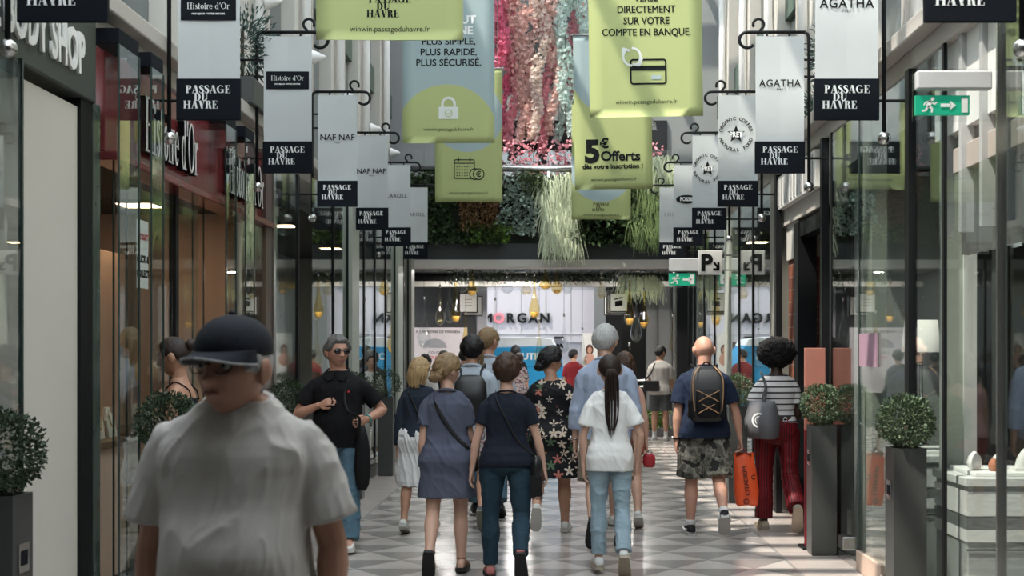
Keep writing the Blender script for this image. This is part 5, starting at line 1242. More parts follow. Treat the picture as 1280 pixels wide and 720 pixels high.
tag(box('tray', 2.44, 3.1, 7.42, 7.92, .90, .925, WHITE, bevel=.006), 'white tray on the near right counter', 'tray')
tag(box('tray', 2.5, 2.9, 9.1, 9.6, .90, .925, WHITE, bevel=.006), 'white tray on the farther right counter', 'tray')
for i, (x, y, r, m, lab) in enumerate(((2.50, 7.62, .045, WHITE, 'white egg-shaped ornament on the near right tray'), (2.58, 7.52, .032, mat('terracotta', (.45, .16, .08), .7), 'terracotta ornament on the near right tray'), (2.68, 7.72, .04, WHITE, 'small white vase at the back of the near right tray'))):
    e = empty('ornament', (x, y, .925), lab, 'ornament'); bm = bmesh.new(); lathe(bm, [(.02, 0), (r*.8, .01), (r, r*.9), (r*.8, r*1.7), (r*.3, r*2.3), (.005, r*2.4)], n=18); obj('body', bm, m, e, True)
    bm = bmesh.new(); lathe(bm, [(r*.5, 0), (r*.55, .004), (r*.3, .01)], n=16); obj('foot', bm, STONE, e)
for i, (x, y, r) in enumerate(((2.86, 7.55, .11), (3.22, 7.72, .10))):
    e = empty('arch_ornament', (x, y, .925 if i == 0 else .90), ['large white arched ornament', 'small white arched ornament'][i]+' at the right edge counter', 'ornament')
    bm = bmesh.new(); tube(bm, [(r*math.cos(a), 0, r*1.2*math.sin(a)) for a in [math.pi*q/16 for q in range(17)]], .035, 10, ref=Vector((0, 1, 0))); obj('arch', bm, WHITE, e, True); box('base', -r-.05, r+.05, -.06, .06, 0, .02, WHITE, e)
# lampshade
e = empty('table_lamp', (2.75, 9.6, .925), 'lamp with white drum shade behind the right glass', 'lamp')
bm = bmesh.new(); lathe(bm, [(.06, 0), (.06, .015), (.014, .03), (.014, .72), (.01, .75)], n=14); obj('stem', bm, STEEL, e, True)
bm = bmesh.new(); lathe(bm, [(.145, .70), (.12, .94), (.117, .94), (.142, .70)], n=28, cap=False); obj('shade', bm, mat('shade_white', (.80, .79, .75), .8, emit=(1, .95, .85), estr=.25), e, True)
# jewellery tables on the left: peach tables with necklace stands
JT = mat('walnut_table', (.20, .12, .07), .45); NS = mat('linen_bust', (.72, .66, .56), .8)
for i, (y0, y1) in enumerate(((8.1, 9.1), (9.4, 10.6))):
    e = empty('display_table', (-3.25, (y0+y1)/2, 0), ['nearer walnut display table behind the jewellery window', 'farther walnut display table behind the jewellery window'][i], 'table')
    hy = (y1-y0)/2; box('tabletop', -.28, .28, -hy, hy, .98, 1.03, JT, e, .006); box('cabinet', -.25, .25, -hy+.04, hy-.04, .1, .98, PEACH, e, .006); box('foot', -.22, .22, -hy+.08, hy-.08, 0, .1, BLACK, e)
    for j in range(4):
        y = y0+.14+(y1-y0-.28)*j/3; b = empty('necklace_stand', (-3.12, y, 1.03), 'linen necklace stand, %s from the front on the %s walnut table' % (['first', 'second', 'third', 'fourth'][j], ['nearer', 'farther'][i]), 'necklace stand', 'necklace stands on the walnut tables')
        bm = bmesh.new(); loft(bm, [[Vector((.0+dd*.03, -w_, z)), Vector((dd*.03, w_, z)), Vector((dd*.03-.03, w_*.9, z)), Vector((dd*.03-.03, -w_*.9, z))] for z, w_, dd in ((0, .08, 1.2), (.12, .09, .6), (.17, .05, .1), (.21, .028, 0))]); obj('bust', bm, NS, b, bevel=.008)
        bm = bmesh.new(); tube(bm, [(.035-.018*abs(q), .055*q, .17-.10*(1-q*q)) for q in [-1+.2*k for k in range(11)]], .004, 5); obj('necklace', bm, mat('gold', (.8, .55, .2), .25, 1.0), b, True)
for i, (y0, y1) in enumerate(((8.55, 8.95), (9.05, 9.5), (9.95, 10.85))):
    tag(box('partition_panel', -3.72, -3.64, y0, y1, .3, 2.45, PEACH, bevel=.006), ['narrow peach wall panel left of the black mullion', 'peach wall panel right of the black mullion', 'wide peach wall panel near the brown pilaster'][i], 'panel')
# clothes shop window: mannequin with a pink dress and rack
def mannequin(x, y, rz, label, dm, H=1.72, head=True, sk=None):
    e = empty('mannequin', (x, y, .12), label, 'mannequin', None, R(rz)); sk = sk or mat('mannequin_cream', (.62, .52, .45), .4); bm = bmesh.new(); off = 0
    loft(bm, [super_ring(0, 0, q, *tab(FT, q)) for q in [.82, .84, .87, .90, .94, .98, 1.03, 1.08, 1.14, 1.2, 1.25, 1.3, 1.35, 1.4, 1.43, 1.46, 1.48]])
    tube(bm, [(0, -.01, 1.44), (0, -.005, 1.53)], [.05, .045], 14)
    if head: loft(bm, [[p+Vector((0, .01, 1.632)) for p in r] for r in head_grid(True)])
    for q in (-1, 1):
        tube(bm, [(q*.09, 0, 1.39), (q*.165, 0, 1.39), (q*.20, -.01, 1.25), (q*.215, -.01, 1.12), (q*.21, .05, .90), (q*.20, .09, .80)], [.04, .046, .04, .034, .024, .016], 12)
        tube(bm, [(q*.09, 0, .92), (q*.095, .01, .70), (q*.09, .015, .48), (q*.09, -.01, .30), (q*.09, 0, .09), (q*.09, .08, .03)], [.085, .078, .054, .055, .036, .03], 14)
    me = remesh_bm(bm, .009, 2); link_mesh('body', me, sk, e, True)
    bm = bmesh.new(); loft(bm, [super_ring(0, 0, q, *[v+.018+max(0, (.95-q))*.28 for v in tab(FT, max(q, .92))]) for q in [.50, .56, .64, .72, .80, .88, .95, 1.02, 1.08, 1.14, 1.2, 1.26, 1.32, 1.38, 1.42, 1.45]])
    for q in (-1, 1): tube(bm, [(q*.10, 0, 1.37), (q*.165, 0, 1.39), (q*.19, -.005, 1.30), (q*.21, -.01, 1.22)], [.06, .065, .06, .065], 14)
    me = remesh_bm(bm, .009, 3); wrinkle(me, .008, (12, 12, 3), 3); link_mesh('dress', me, dm, e, True)
    bm = bmesh.new(); loft(bm, [super_ring(0, 0, q, *[v+.024 for v in tab(FT, q)]) for q in (1.06, 1.08, 1.11)]); obj('belt', bm, BLACK, e, True)
    box('stand', -.2, .2, -.18, .2, -.12, 0, BLACK, e, .01)
mannequin(-2.9, 12.3, -65, 'mannequin in a blush pink dress with dark belt in the left window', cloth('blush', (.66, .40, .33)))
e = empty('clothes_rail', (-3.3, 12.35, 0), 'brass rail of pale clothes behind the blush pink dress', 'clothes rail')
bm = bmesh.new(); tube(bm, [(0, -.55, 0), (0, -.55, 1.75), (0, .55, 1.75), (0, .55, 0)], .014, 8, ref=Vector((1, 0, 0))); obj('rail', bm, mat('gold', (.8, .55, .2), .25, 1.0), e)
cols = [cloth('blush', (.66, .40, .33)), cloth('ivory', (.74, .68, .60)), cloth('oat', (.55, .46, .38))]
for i in range(7):
    y = 11.9+.15*i; g = empty('hanging_garment', (-3.3, y, 1.72), 'pale garment %s on the brass rail' % ['first', 'second', 'third', 'fourth', 'fifth', 'sixth', 'last'][i], 'garment', 'garments on the brass rail')
    bm = bmesh.new(); loft(bm, [[Vector((w_*math.cos(a), .03*math.sin(a), z)) for a in [2*math.pi*q/16 for q in range(16)]] for z, w_ in ((-.95, .24), (-.5, .19), (-.2, .19), (-.10, .17), (-.05, .05))]); obj('cloth', bm, cols[i % 3], g, True)
    bm = bmesh.new(); tube(bm, [(-.16, 0, -.09), (0, 0, -.03), (.16, 0, -.09)], .006, 6); tube(bm, [(0, 0, -.03), (0, 0, .03), (.02, 0, .05)], .003, 5); obj('hanger', bm, STEEL, g)
# garments on a wall in the far right glass shop
for i in range(7):
    y = 14.2+.5*i; g = empty('hanging_garment', (3.2, y, 1.62), 'white garment %s along the far right shop' % ['first', 'second', 'third', 'fourth', 'fifth', 'sixth', 'last'][i], 'garment', 'white garments in the far right shop')
    bm = bmesh.new(); loft(bm, [[Vector((.04*math.cos(a), w_*math.sin(a), z)) for a in [2*math.pi*q/16 for q in range(16)]] for z, w_ in ((-.75, .2), (-.4, .18), (-.15, .19), (-.08, .17), (-.03, .05))]); obj('cloth', bm, WHITE if i % 2 else cols[1], g, True)
    bm = bmesh.new(); tube(bm, [(0, -.16, -.07), (0, 0, -.02), (0, .16, -.07)], .006, 6); obj('hanger', bm, STEEL, g)
tag(box('clothes_bar', 3.185, 3.215, 13.48, 21.52, 1.61, 1.64, STEEL), 'steel bar carrying the white garments on the far right', 'rail')

# ================================================================== PEOPLE
def nodemat(name, rough=.85):
    m = bpy.data.materials.new(name); m.use_nodes = True; nt = m.node_tree; b = nt.nodes['Principled BSDF']; b.inputs['Roughness'].default_value = rough; b.inputs['Specular IOR Level'].default_value = .2
    tc = nt.nodes.new('ShaderNodeTexCoord'); return m, nt, b, tc.outputs['Object']
def ramp(nt, src, stops, interp='CONSTANT'):
    r = nt.nodes.new('ShaderNodeValToRGB'); r.color_ramp.interpolation = interp; el = r.color_ramp.elements
    while len(el) < len(stops): el.new(.5)
    for e, (p, c) in zip(el, stops): e.position = p; e.color = (*c, 1)
    nt.links.new(src, r.inputs[0]); return r.outputs[0]
# striped knit
STRIPES, nt, b, oc = nodemat('striped_knit'); sp = nt.nodes.new('ShaderNodeSeparateXYZ'); nt.links.new(oc, sp.inputs[0])
f = mathn(nt, 'FRACT', mathn(nt, 'MULTIPLY', sp.outputs['Z'], 19.0)); nt.links.new(ramp(nt, f, [(0, (.72, .70, .68)), (.72, (.06, .05, .06))]), b.inputs['Base Color'])
# wine trousers with fine stripes
WINE, nt, b, oc = nodemat('wine_stripe', .5); sp = nt.nodes.new('ShaderNodeSeparateXYZ'); nt.links.new(oc, sp.inputs[0])
at2 = nt.nodes.new('ShaderNodeMath'); at2.operation = 'ARCTAN2'; nt.links.new(sp.outputs['Y'], at2.inputs[0]); nt.links.new(sp.outputs['X'], at2.inputs[1])
f = mathn(nt, 'FRACT', mathn(nt, 'MULTIPLY', sp.outputs['X'], 42.0)); nt.links.new(ramp(nt, f, [(0, (.17, .012, .016)), (.7, (.035, .006, .010))]), b.inputs['Base Color'])
# flower print
FLORAL, nt, b, oc = nodemat('flower_print', .7); vo = nt.nodes.new('ShaderNodeTexVoronoi'); vo.inputs['Scale'].default_value = 11; vo.feature = 'F1'; nt.links.new(oc, vo.inputs['Vector'])
sub = nt.nodes.new('ShaderNodeVectorMath'); sub.operation = 'SUBTRACT'; mp = nt.nodes.new('ShaderNodeVectorMath'); mp.operation = 'SCALE'; mp.inputs['Scale'].default_value = 11; nt.links.new(oc, mp.inputs[0])
ps = nt.nodes.new('ShaderNodeVectorMath'); ps.operation = 'SCALE'; ps.inputs['Scale'].default_value = 11; nt.links.new(vo.outputs['Position'], ps.inputs[0])
nt.links.new(mp.outputs[0], sub.inputs[0]); nt.links.new(ps.outputs[0], sub.inputs[1]); s2 = nt.nodes.new('ShaderNodeSeparateXYZ'); nt.links.new(sub.outputs[0], s2.inputs[0])
ang = nt.nodes.new('ShaderNodeMath'); ang.operation = 'ARCTAN2'; nt.links.new(s2.outputs['X'], ang.inputs[0]); nt.links.new(s2.outputs['Z'], ang.inputs[1])
pet = mathn(nt, 'MULTIPLY_ADD', mathn(nt, 'COSINE', mathn(nt, 'MULTIPLY', ang.outputs[0], 5.0)), .18, .38)
inside = mathn(nt, 'LESS_THAN', vo.outputs['Distance'], pet); core = mathn(nt, 'LESS_THAN', vo.outputs['Distance'], .09)
sc = nt.nodes.new('ShaderNodeSeparateColor'); nt.links.new(vo.outputs['Color'], sc.inputs[0])
pc = ramp(nt, sc.outputs[0], [(0, (.62, .52, .42)), (.35, (.008, .008, .01)), (.62, (.45, .15, .12)), (.78, (.66, .58, .50)), (.9, (.10, .16, .09))])
def mx_(nt, fac, a, b2):
    m = nt.nodes.new('ShaderNodeMix'); m.data_type = 'RGBA'; nt.links.new(fac, m.inputs['Factor'])
    for s, q in (('A', a), ('B', b2)):
        if isinstance(q, tuple): m.inputs[s].default_value = (*q, 1)
        else: nt.links.new(q, m.inputs[s])
    return m.outputs['Result']
nt.links.new(mx_(nt, core, mx_(nt, inside, (.008, .008, .010), pc), (.40, .22, .08)), b.inputs['Base Color'])
# camouflage
CAMO, nt, b, oc = nodemat('camouflage', .9); n1 = nt.nodes.new('ShaderNodeTexNoise'); n1.inputs['Scale'].default_value = 9; n1.inputs['Detail'].default_value = 2; nt.links.new(oc, n1.inputs['Vector'])
n2 = nt.nodes.new('ShaderNodeTexNoise'); n2.inputs['Scale'].default_value = 13; n2.inputs['Detail'].default_value = 1; mp2 = nt.nodes.new('ShaderNodeMapping'); mp2.inputs['Location'].default_value = (3, 7, 1); nt.links.new(oc, mp2.inputs[0]); nt.links.new(mp2.outputs[0], n2.inputs['Vector'])
c1 = ramp(nt, n1.outputs['Fac'], [(0, (.05, .048, .04)), (.43, (.13, .125, .10)), (.52, (.23, .215, .18)), (.60, (.10, .095, .075))])
nt.links.new(mx_(nt, mathn(nt, 'GREATER_THAN', n2.outputs['Fac'], .60), c1, (.028, .027, .026)), b.inputs['Base Color'])
# plaid-like dark print
PRINT, nt, b, oc = nodemat('mottled_print', .9); n1 = nt.nodes.new('ShaderNodeTexNoise'); n1.inputs['Scale'].default_value = 22; nt.links.new(oc, n1.inputs['Vector'])
nt.links.new(ramp(nt, n1.outputs['Fac'], [(0, (.05, .05, .07)), (.45, (.35, .20, .20)), (.52, (.42, .40, .38)), (.6, (.08, .09, .12))]), b.inputs['Base Color'])
def denim(name, col): return mat('denim_'+name, col, .85, var=.32, scale=5, bump=.12, bscale=260, spec=.2, stretch=(1, 1, .5))

W_TEE = cloth('white_jersey', (.62, .59, .565), var=.02); NAVY = cloth('navy_jersey', (.014, .017, .028)); BLACKJ = cloth('black_jersey', (.010, .010, .012)); NAVY2 = cloth('dark_navy_jersey', (.014, .022, .045))
CHAM = cloth('slate_chambray', (.085, .095, .135), var=.10); SKY = cloth('pale_blue_cotton', (.34, .40, .52), var=.06); SKY2 = cloth('faded_blue_cotton', (.42, .48, .55))
JB = denim('mid', (.085, .155, .205)); JD = denim('dark', (.022, .045, .065)); JL = denim('light', (.30, .40, .46)); DJ = cloth('dark_denim', (.022, .030, .045)); WSK = cloth('white_voile', (.66, .66, .65))
H_BLON = hairm('blonde', (.38, .26, .13)); H_DBL = hairm('dark_blonde', (.22, .145, .075)); H_DK = hairm('dark_brown', (.022, .013, .010)); H_BR = hairm('brown', (.045, .022, .013)); H_BLK = hairm('black', (.008, .007, .008)); H_GR = hairm('grey', (.40, .40, .39)); H_SP = hairm('grizzled', (.13, .125, .12))
RUB_W = mat('white_rubber', (.55, .54, .50), .6); RUB_B = mat('black_rubber', (.010, .010, .011), .6); RUB_T = mat('tan_rubber', (.36, .30, .23), .6); LEA_B = mat('black_leather', (.012, .012, .013), .4, var=.2, bump=.1, bscale=120); LEA_T = mat('tan_leather', (.16, .07, .035), .5)
SH_W = cloth('white_shoe', (.62, .62, .60), .6); SH_G = cloth('grey_shoe', (.10, .11, .12)); SH_K = cloth('black_shoe', (.012, .012, .014), .6); SH_P = cloth('pink_shoe', (.40, .14, .13))
LENS = mat('dark_lens', (.008, .008, .009), .08, spec=.8)
def bag(P, name, label, cat, base, group=None):
    r = P['root']; M = r.matrix_basis.copy(); loc = Matrix.Translation(r.location) @ Matrix.Rotation(r.rotation_euler.z, 4, 'Z') @ Vector(base)
    e = empty(name, loc, label, cat, group, r.rotation_euler.z); return e, T(-Vector(base))
def glasses(P, dark, M=None, lift=0., tilt=0.):
    HMx = P['HM'] @ T((0, .0, lift)) @ Matrix.Rotation(R(tilt), 4, 'X'); bm = bmesh.new()
    for q in (-1, 1):
        tube(bm, [(q*.064, .078, .018), (q*.078, .04, .018), (q*.082, -.01, .012), (q*.080, -.03, -.004)], .0025, 6)
        tube(bm, [(q*.034+.026*math.cos(a), .094-abs(.026*math.cos(a))*.25, .008+.019*math.sin(a)) for a in [2*math.pi*i/18 for i in range(19)]], .0022 if dark else .0017, 6, ref=Vector((0, 1, 0)))
    tube(bm, [(-.010, .098, .012), (0, .101, .015), (.010, .098, .012)], .0025, 6, ref=Vector((0, 1, .01))); bm.transform(HMx); g = obj('glasses' if not dark else 'sunglasses', bm, BLACK, P['root'], True)
    if dark:
        bm = bmesh.new()
        for q in (-1, 1): loft(bm, [[Vector((q*.034+.027*k*math.cos(a), yy2-abs(.026*math.cos(a))*.25, .006+.021*k*math.sin(a))) for a in [2*math.pi*i/18 for i in range(18)]] for k, yy2 in ((1, .092), (.95, .098))])
        bm.transform(HMx); obj('lens', bm, LENS, g, True)
def eyes(P):
    for q in (-1, 1):
        bm = bmesh.new(); b2 = bmesh.new(); b3 = bmesh.new(); ball(bm, (q*.033, .071, .009), .0125, 14, 10); ball(b2, (q*.033, .0785, .009), .0062, 10, 8)
        tube(b3, [(q*.016, .098, .026), (q*.032, .094, .031), (q*.050, .078, .027)], [.003, .004, .002], 6, flat=.8)
        for n_, b_, m_ in (('eye', bm, mat('eye_white', (.38, .36, .34), .3)), ('iris', b2, INK), ('eyebrow', b3, H_SP)): b_.transform(P['HM']); obj(n_, b_, m_, P['root'], True)
    bm = bmesh.new(); tube(bm, [(-.024, .083, -.0605), (-.012, .092, -.058), (0, .0945, -.0605), (.012, .092, -.058), (.024, .083, -.0605)], [.002, .005, .006, .005, .002], 8, flat=.7, ref=Vector((0, 0, 1))); bm.transform(P['HM']); obj('lips', bm, mat('lips', (.30, .12, .10), .5), P['root'], True)
def wristband(P, side, m, name='watch', w_=.008, face=True):
    for sg, s, e, wv, fd in P['AJ']:
        if sg == side:
            c = wv-fd*.02; u, v = frame_of(fd, Vector((0, 1, .01))); bm = bmesh.new(); tube(bm, [c+u*(.031*math.cos(a))+v*(.031*math.sin(a)) for a in [2*math.pi*i/16 for i in range(17)]], w_, 8, ref=fd); o = obj(name, bm, m, P['root'], True)
            if face:
                b2 = bmesh.new(); ball(b2, c-v*.036 if side < 0 else c+v*.036, (.016, .016, .016), 12, 8); obj('watch_face', b2, STEEL, o, True)
def path_strap(P, pts, m, rad=.012, flat=.35, name='strap', parent=None, M=None):
    bm = bmesh.new(); tube(bm, spline(pts, 28), rad, 8, ref=Vector((0, 0, 1)), flat=flat)
    if M is not None: bm.transform(M)
    return obj(name, bm, m, parent or P['root'], True)

# 1 man in the foreground -------------------------------------------------
p = person('man in dark cap and glasses, loose white T-shirt, walking toward us in the left foreground', -.87, 3.52, 180, 1.78, hoff=(.02, -.068), fat=1.12, belly=.085, skin_kind='red', head=(-24, 0), lean=1,
    legs=[(12, 6, 0, 3), (-12, 14, 10, 3)], arms=[((-.26, -.06, -1), (-.02, .20, -1), 26), ((.20, -.08, -1), (.0, .18, -1), 26)],
    tops=[dict(name='white_tshirt', hem=.74, off=.020, slv=.74, flare=.020, loose=.045, mat=W_TEE, wr=.0085, wf=(10, 10, 1.9), vox=.006, collar=True, cr=.011)],
    bottoms=[dict(frac=1.1, off=.02, mat=cloth('stone_cotton', (.30, .27, .23)), hemr=.10)], hair=dict(style='short', mat=H_GR, t=.010, hl=(.75, -.15, -.60)), shoes=dict(mat=SH_W, sole=RUB_W), voxel=.005)
eyes(p); glasses(p, False)
CAPM = mat('navy_cap_cotton', (.010, .013, .022), .85, var=.5, scale=14, bump=.15)
bm = bmesh.new(); rg = []
for j in range(15):
    a = R(4+86*j/14); r_ = math.cos(a); rg.append([Vector((.087*r_*math.cos(t), .106*r_*math.sin(t)-.006, .046+.092*math.sin(a)**.9)) for t in [2*math.pi*k/36 for k in range(36)]])
rg = [[q*.97-Vector((0, 0, .02)) for q in rg[0]]]+rg; loft(bm, rg); bm.transform(p['HM'] @ Matrix.Rotation(R(-4), 4, 'X')); cp = obj('cap', bm, CAPM, p['root'], True)
bm = bmesh.new(); top_ = []; bot_ = []
g1 = []
for j in range(9):
    v = j/8; row_t = []; 
    for k in range(19):
        t = R(lerp(12, 168, k/18)); rr = lerp(.0, .056, v)*math.sin((k/18)*math.pi)**.6
        row_t.append(Vector((.087*math.cos(t)*(1+.03*v), .100*math.sin(t)+rr, .050-.010*v-.026*(math.cos(t)**2)*v)))
    g1.append(row_t)
loft(bm, [r_+[q-Vector((0, 0, .004)) for q in reversed(r_)] for r_ in g1]); bm.transform(p['HM'] @ Matrix.Rotation(R(-4), 4, 'X')); br = obj('brim', bm, CAPM, cp, True)
bm = bmesh.new(); tube(bm, [q+Vector((0, .002, -.002)) for q in g1[-1]], .0035, 6); bm.transform(p['HM'] @ Matrix.Rotation(R(-4), 4, 'X')); obj('brim_piping', bm, mat('grey_piping', (.35, .35, .36), .7), cp, True)
bm = bmesh.new(); ball(bm, (0, -.006, .142), (.010, .010, .006)); bm.transform(p['HM'] @ Matrix.Rotation(R(-4), 4, 'X')); obj('button', bm, CAPM, cp, True)

# 2 man in the black polo --------------------------------------------------
p = person('man in black polo, blue jeans and sunglasses walking toward us by the left planters', -1.80, 10.65, 180, 1.77, fat=1.14, belly=.045, skin_kind='red', head=(34, 2), lean=1,
    legs=[(16, 4, -4, 2), (-16, 26, 34, 2)], arms=[((-.62, -.30, -.75), (.42, .85, -.28), 55), ((.50, .20, -.85), (-.86, .45, .34), 22)],
    tops=[dict(name='polo_shirt', hem=.84, off=.016, slv=.70, flare=.024, loose=.030, mat=BLACKJ, wr=.006, collar=True, cr=.016, cf=.6)],
    bottoms=[dict(name='jeans', frac=1.97, off=.009, hemr=.082, mat=JB, wr=.009)], hair=dict(style='short', mat=H_SP, t=.022, hl=(.60, -.02, -.58), rough=.6), shoes=dict(mat=SH_W, sole=RUB_W), voxel=.0065)
glasses(p, True); eyes(p)
wristband(p, -1, mat('teal_band', (.06, .28, .26), .6), 'bracelet', .007, False)
bm = bmesh.new(); ball(bm, surf(p, -.50, 1.30, False, .020), (.010, .006, .010)); obj('chest_logo', bm, mat('red_logo', (.45, .02, .03), .6), p['root'])
bm = bmesh.new(); tube(bm, [surf(p, 0, q, False, .020) for q in (1.445, 1.40, 1.35, 1.32)], [.013, .011, .009, .007], 6, flat=.5); obj('placket', bm, BLACKJ, p['root'])
for q in (-1, 1):
    bm = bmesh.new(); fr = [surf(p, a, z_, False, o_) for a, z_, o_ in ((q*.10, 1.452, .020), (q*.62, 1.455, .022), (q*.62, 1.425, .030), (q*.32, 1.385, .030), (q*.12, 1.40, .026))]
    loft(bm, [[v_+Vector((0, 0, 0)) for v_ in fr], [v_+Vector((0, .008, 0)) for v_ in fr]]); obj('collar_flap', bm, BLACKJ, p['root'], False, .003)
sg, s, e_, wv, fd = p['AJ'][0]; hb = wv+fd*.08
e, M = bag(p, 'shoulder_bag', 'black soft bag hanging from the hand of the man in the black polo', 'bag', hb+Vector((-.02, .0, -.62)))
bm = bmesh.new(); loft(bm, [[hb+Vector((w_*math.cos(a)-.01, d_*math.sin(a), z)) for a in [2*math.pi*i/18 for i in range(18)]] for z, w_, d_ in ((-.55, .03, .03), (-.50, .055, .04), (-.36, .07, .045), (-.20, .06, .045), (-.10, .04, .035), (-.02, .022, .022))]); bm.transform(M); obj('pouch', bm, cloth('black_nylon', (.010, .010, .011), .6), e, True)
bm = bmesh.new(); tube(bm, spline([hb+Vector((.03, .02, -.10)), hb+Vector((.01, .03, .04)), hb+Vector((.10, .06, .10)), surf(p, -.35, 1.28, False, .03), surf(p, -.55, 1.40, False, .03)], 20), .011, 8, flat=.5); bm.transform(M); obj('strap', bm, cloth('black_nylon', (.010, .010, .011), .6), e, True)

# 3 woman in the camisole ---------------------------------------------------
p = person('woman in black camisole with hair in a bun, in profile at the jewellery window', -2.40, 8.30, 88, 1.72, True, skin_kind='tan', head=(0, 10), lean=4,
    legs=[(10, 6, 0, 1), (-10, 20, 15, 1)], arms=[((-.10, .12, -1), (.0, .7, -.7), 30), ((.10, -.15, -1), (.0, .35, -1), 30)],
    tops=[dict(name='camisole', hem=.86, off=.010, slv=0, neck=1.345, flare=.01, mat=BLACKJ)], bottoms=[dict(frac=1.93, off=.018, hemr=.085, mat=BLACKJ)], hair=dict(style='bun', mat=H_DK, t=.014, hl=(.62, .02, -.55), z0=.055, rough=.15), shoes=dict(mat=SH_W, sole=RUB_W, low=1))
for q in (-1, 1): path_strap(p, [surf(p, q*.55, 1.335, False, .014), surf(p, q*.56, 1.40, False, .014), p['ML'] @ Vector((q*.085, 0, 1.455)), surf(p, q*.56, 1.40, True, .014), surf(p, q*.5, 1.33, True, .014)], BLACKJ, .005, .8)
eyes(p)

# 4 blonde woman, white skirt -----------------------------------------------
p = person('blonde woman in dark denim jacket and long white skirt, farthest left of the walkers', -1.22, 11.5, -6, 1.53, True, skin_kind='tan', head=(-25, 6), lean=3,
    legs=[(-4, 14, 22, 2), (8, 4, 0, 2)], arms=[((-.20, -.12, -1), (-.06, .06, -1), 35), ((.12, .1, -1), (-.1, .6, -.7), 35)],
    tops=[dict(name='skirt', hem=.44, off=.015, slv=0, neck=1.02, flare=.030, mat=WSK, wr=.014, wf=(16, 16, 1.5)), dict(name='denim_jacket', hem=.93, off=.026, slv=1.88, flare=.012, loose=.018, mat=DJ, wr=.008, collar=True, cr=.016)],
    hair=dict(style='long', mat=H_BLON, t=.020, len=.13, rough=.5), shoes=dict(mat=SH_W, sole=RUB_W, low=1))
path_strap(p, [surf(p, -.6, 1.40, True, .035), surf(p, -.1, 1.25, True, .036), surf(p, .55, 1.0, True, .036)], LEA_B, .010, .4)
# 5 woman in the slate shirt dress -----------------------------------------
p = person('woman with blonde updo and glasses in a slate-blue shirt dress with a thin crossbody strap', -.79, 9.42, 0, 1.59, True, fat=1.05, skin_kind='light', head=(-48, 4), lean=2,
    legs=[(-7, 36, 62, 1), (3, 3, 0, 1)], arms=[((-.16, -.06, -1), (-.02, .04, -1), 30), ((.10, .08, -1), (-.15, .8, -.2), 35)],
    tops=[dict(name='shirt_dress', hem=.60, off=.020, slv=.62, flare=.028, loose=.030, mat=CHAM, wr=.010, wf=(8, 8, 3), collar=True, cr=.014, cf=.8)],
    hair=dict(style='updo', mat=H_DBL, t=.024, rough=.35), shoes=dict(mat=LEA_T, sole=RUB_B, sandal=1), voxel=.0065)
glasses(p, False); eyes(p); wristband(p, -1, LEA_T, 'bracelet', .006, False)
e, M = bag(p, 'crossbody_bag', 'small black crossbody bag worn over the slate-blue dress', 'bag', p['ML'] @ Vector((.24, .10, .86)))
path_strap(p, [p['ML'] @ Vector((-.10, .01, 1.452)), surf(p, -.55, 1.37, True, 0.030), surf(p, -.15, 1.24, True, .034), surf(p, .4, 1.10, True, .036), surf(p, .85, 1.0, True, .04), p['ML'] @ Vector((.21, .04, .98))], LEA_B, .014, .35, parent=e, M=M)
bm = bmesh.new(); c = p['ML'] @ Vector((.22, .10, .90)); bx(bm, c.x-.04, c.x+.03, c.y-.10, c.y+.10, c.z-.09, c.z+.09); bm.transform(M); obj('pouch', bm, LEA_B, e, bevel=.02)
# 6 woman in the navy T-shirt -----------------------------------------------
p = person('short-haired woman in navy T-shirt and dark jeans walking away in the middle', -.345, 9.25, 0, 1.60, True, fat=1.12, skin_kind='light', head=(-6, 4), lean=2,
    legs=[(3, 4, 0, 2), (-9, 40, 64, 1)], arms=[((-.30, -.05, -1), (-.16, .06, -1), 28), ((.32, -.03, -1), (.22, .08, -1), 28)],
    tops=[dict(name='navy_tshirt', hem=.87, off=.014, slv=.56, flare=.010, loose=.020, mat=NAVY, collar=True, cr=.008)], bottoms=[dict(name='jeans', frac=1.95, off=.010, hemr=.060, mat=JD, wr=.006)],
    hair=dict(style='short', mat=H_BR, t=.026, hl=(.60, -.05, -.70), rough=.5), shoes=dict(mat=SH_P, sole=RUB_B, low=1), voxel=.0065)
e, M = bag(p, 'crossbody_bag', 'black fringed crossbody bag at the hip of the woman in the navy T-shirt', 'bag', p['ML'] @ Vector((.235, -.05, .72)))
path_strap(p, [p['ML'] @ Vector((-.09, .02, 1.462)), surf(p, -.45, 1.38, True, .024), surf(p, 0, 1.24, True, .024), surf(p, .55, 1.06, True, .028), surf(p, .95, .96, True, .03), p['ML'] @ Vector((.225, -.05, .93))], LEA_B, .009, .4, parent=e, M=M)
bm = bmesh.new(); c = p['ML'] @ Vector((.235, -.05, .86)); loft(bm, [[c+Vector((w_*math.cos(a), .10*math.sin(a)*f_, z)) for a in [2*math.pi*i/18 for i in range(18)]] for z, w_, f_ in ((-.09, .02, .8), (-.07, .045, 1), (.02, .045, 1), (.08, .03, .9))]); bm.transform(M); pc_ = obj('pouch', bm, LEA_B, e, True)
bm = bmesh.new()
for i in range(16):
    q = -.09+.18*i/15; tube(bm, [c+Vector((-.03, q, -.06)), c+Vector((-.035, q+.006*math.sin(i), -.14)), c+Vector((-.03, q, -.20-.015*math.sin(i*2)))], .0035, 5)
    q2 = -.04+.08*i/15; tube(bm, [c+Vector((q2, -.095, -.05)), c+Vector((q2, -.10, -.14)), c+Vector((q2+.004, -.095, -.21-.012*math.sin(i*3)))], .0035, 5)
bm.transform(M); obj('fringe', bm, LEA_B, e)['kind'] = 'stuff'
bm = bmesh.new()
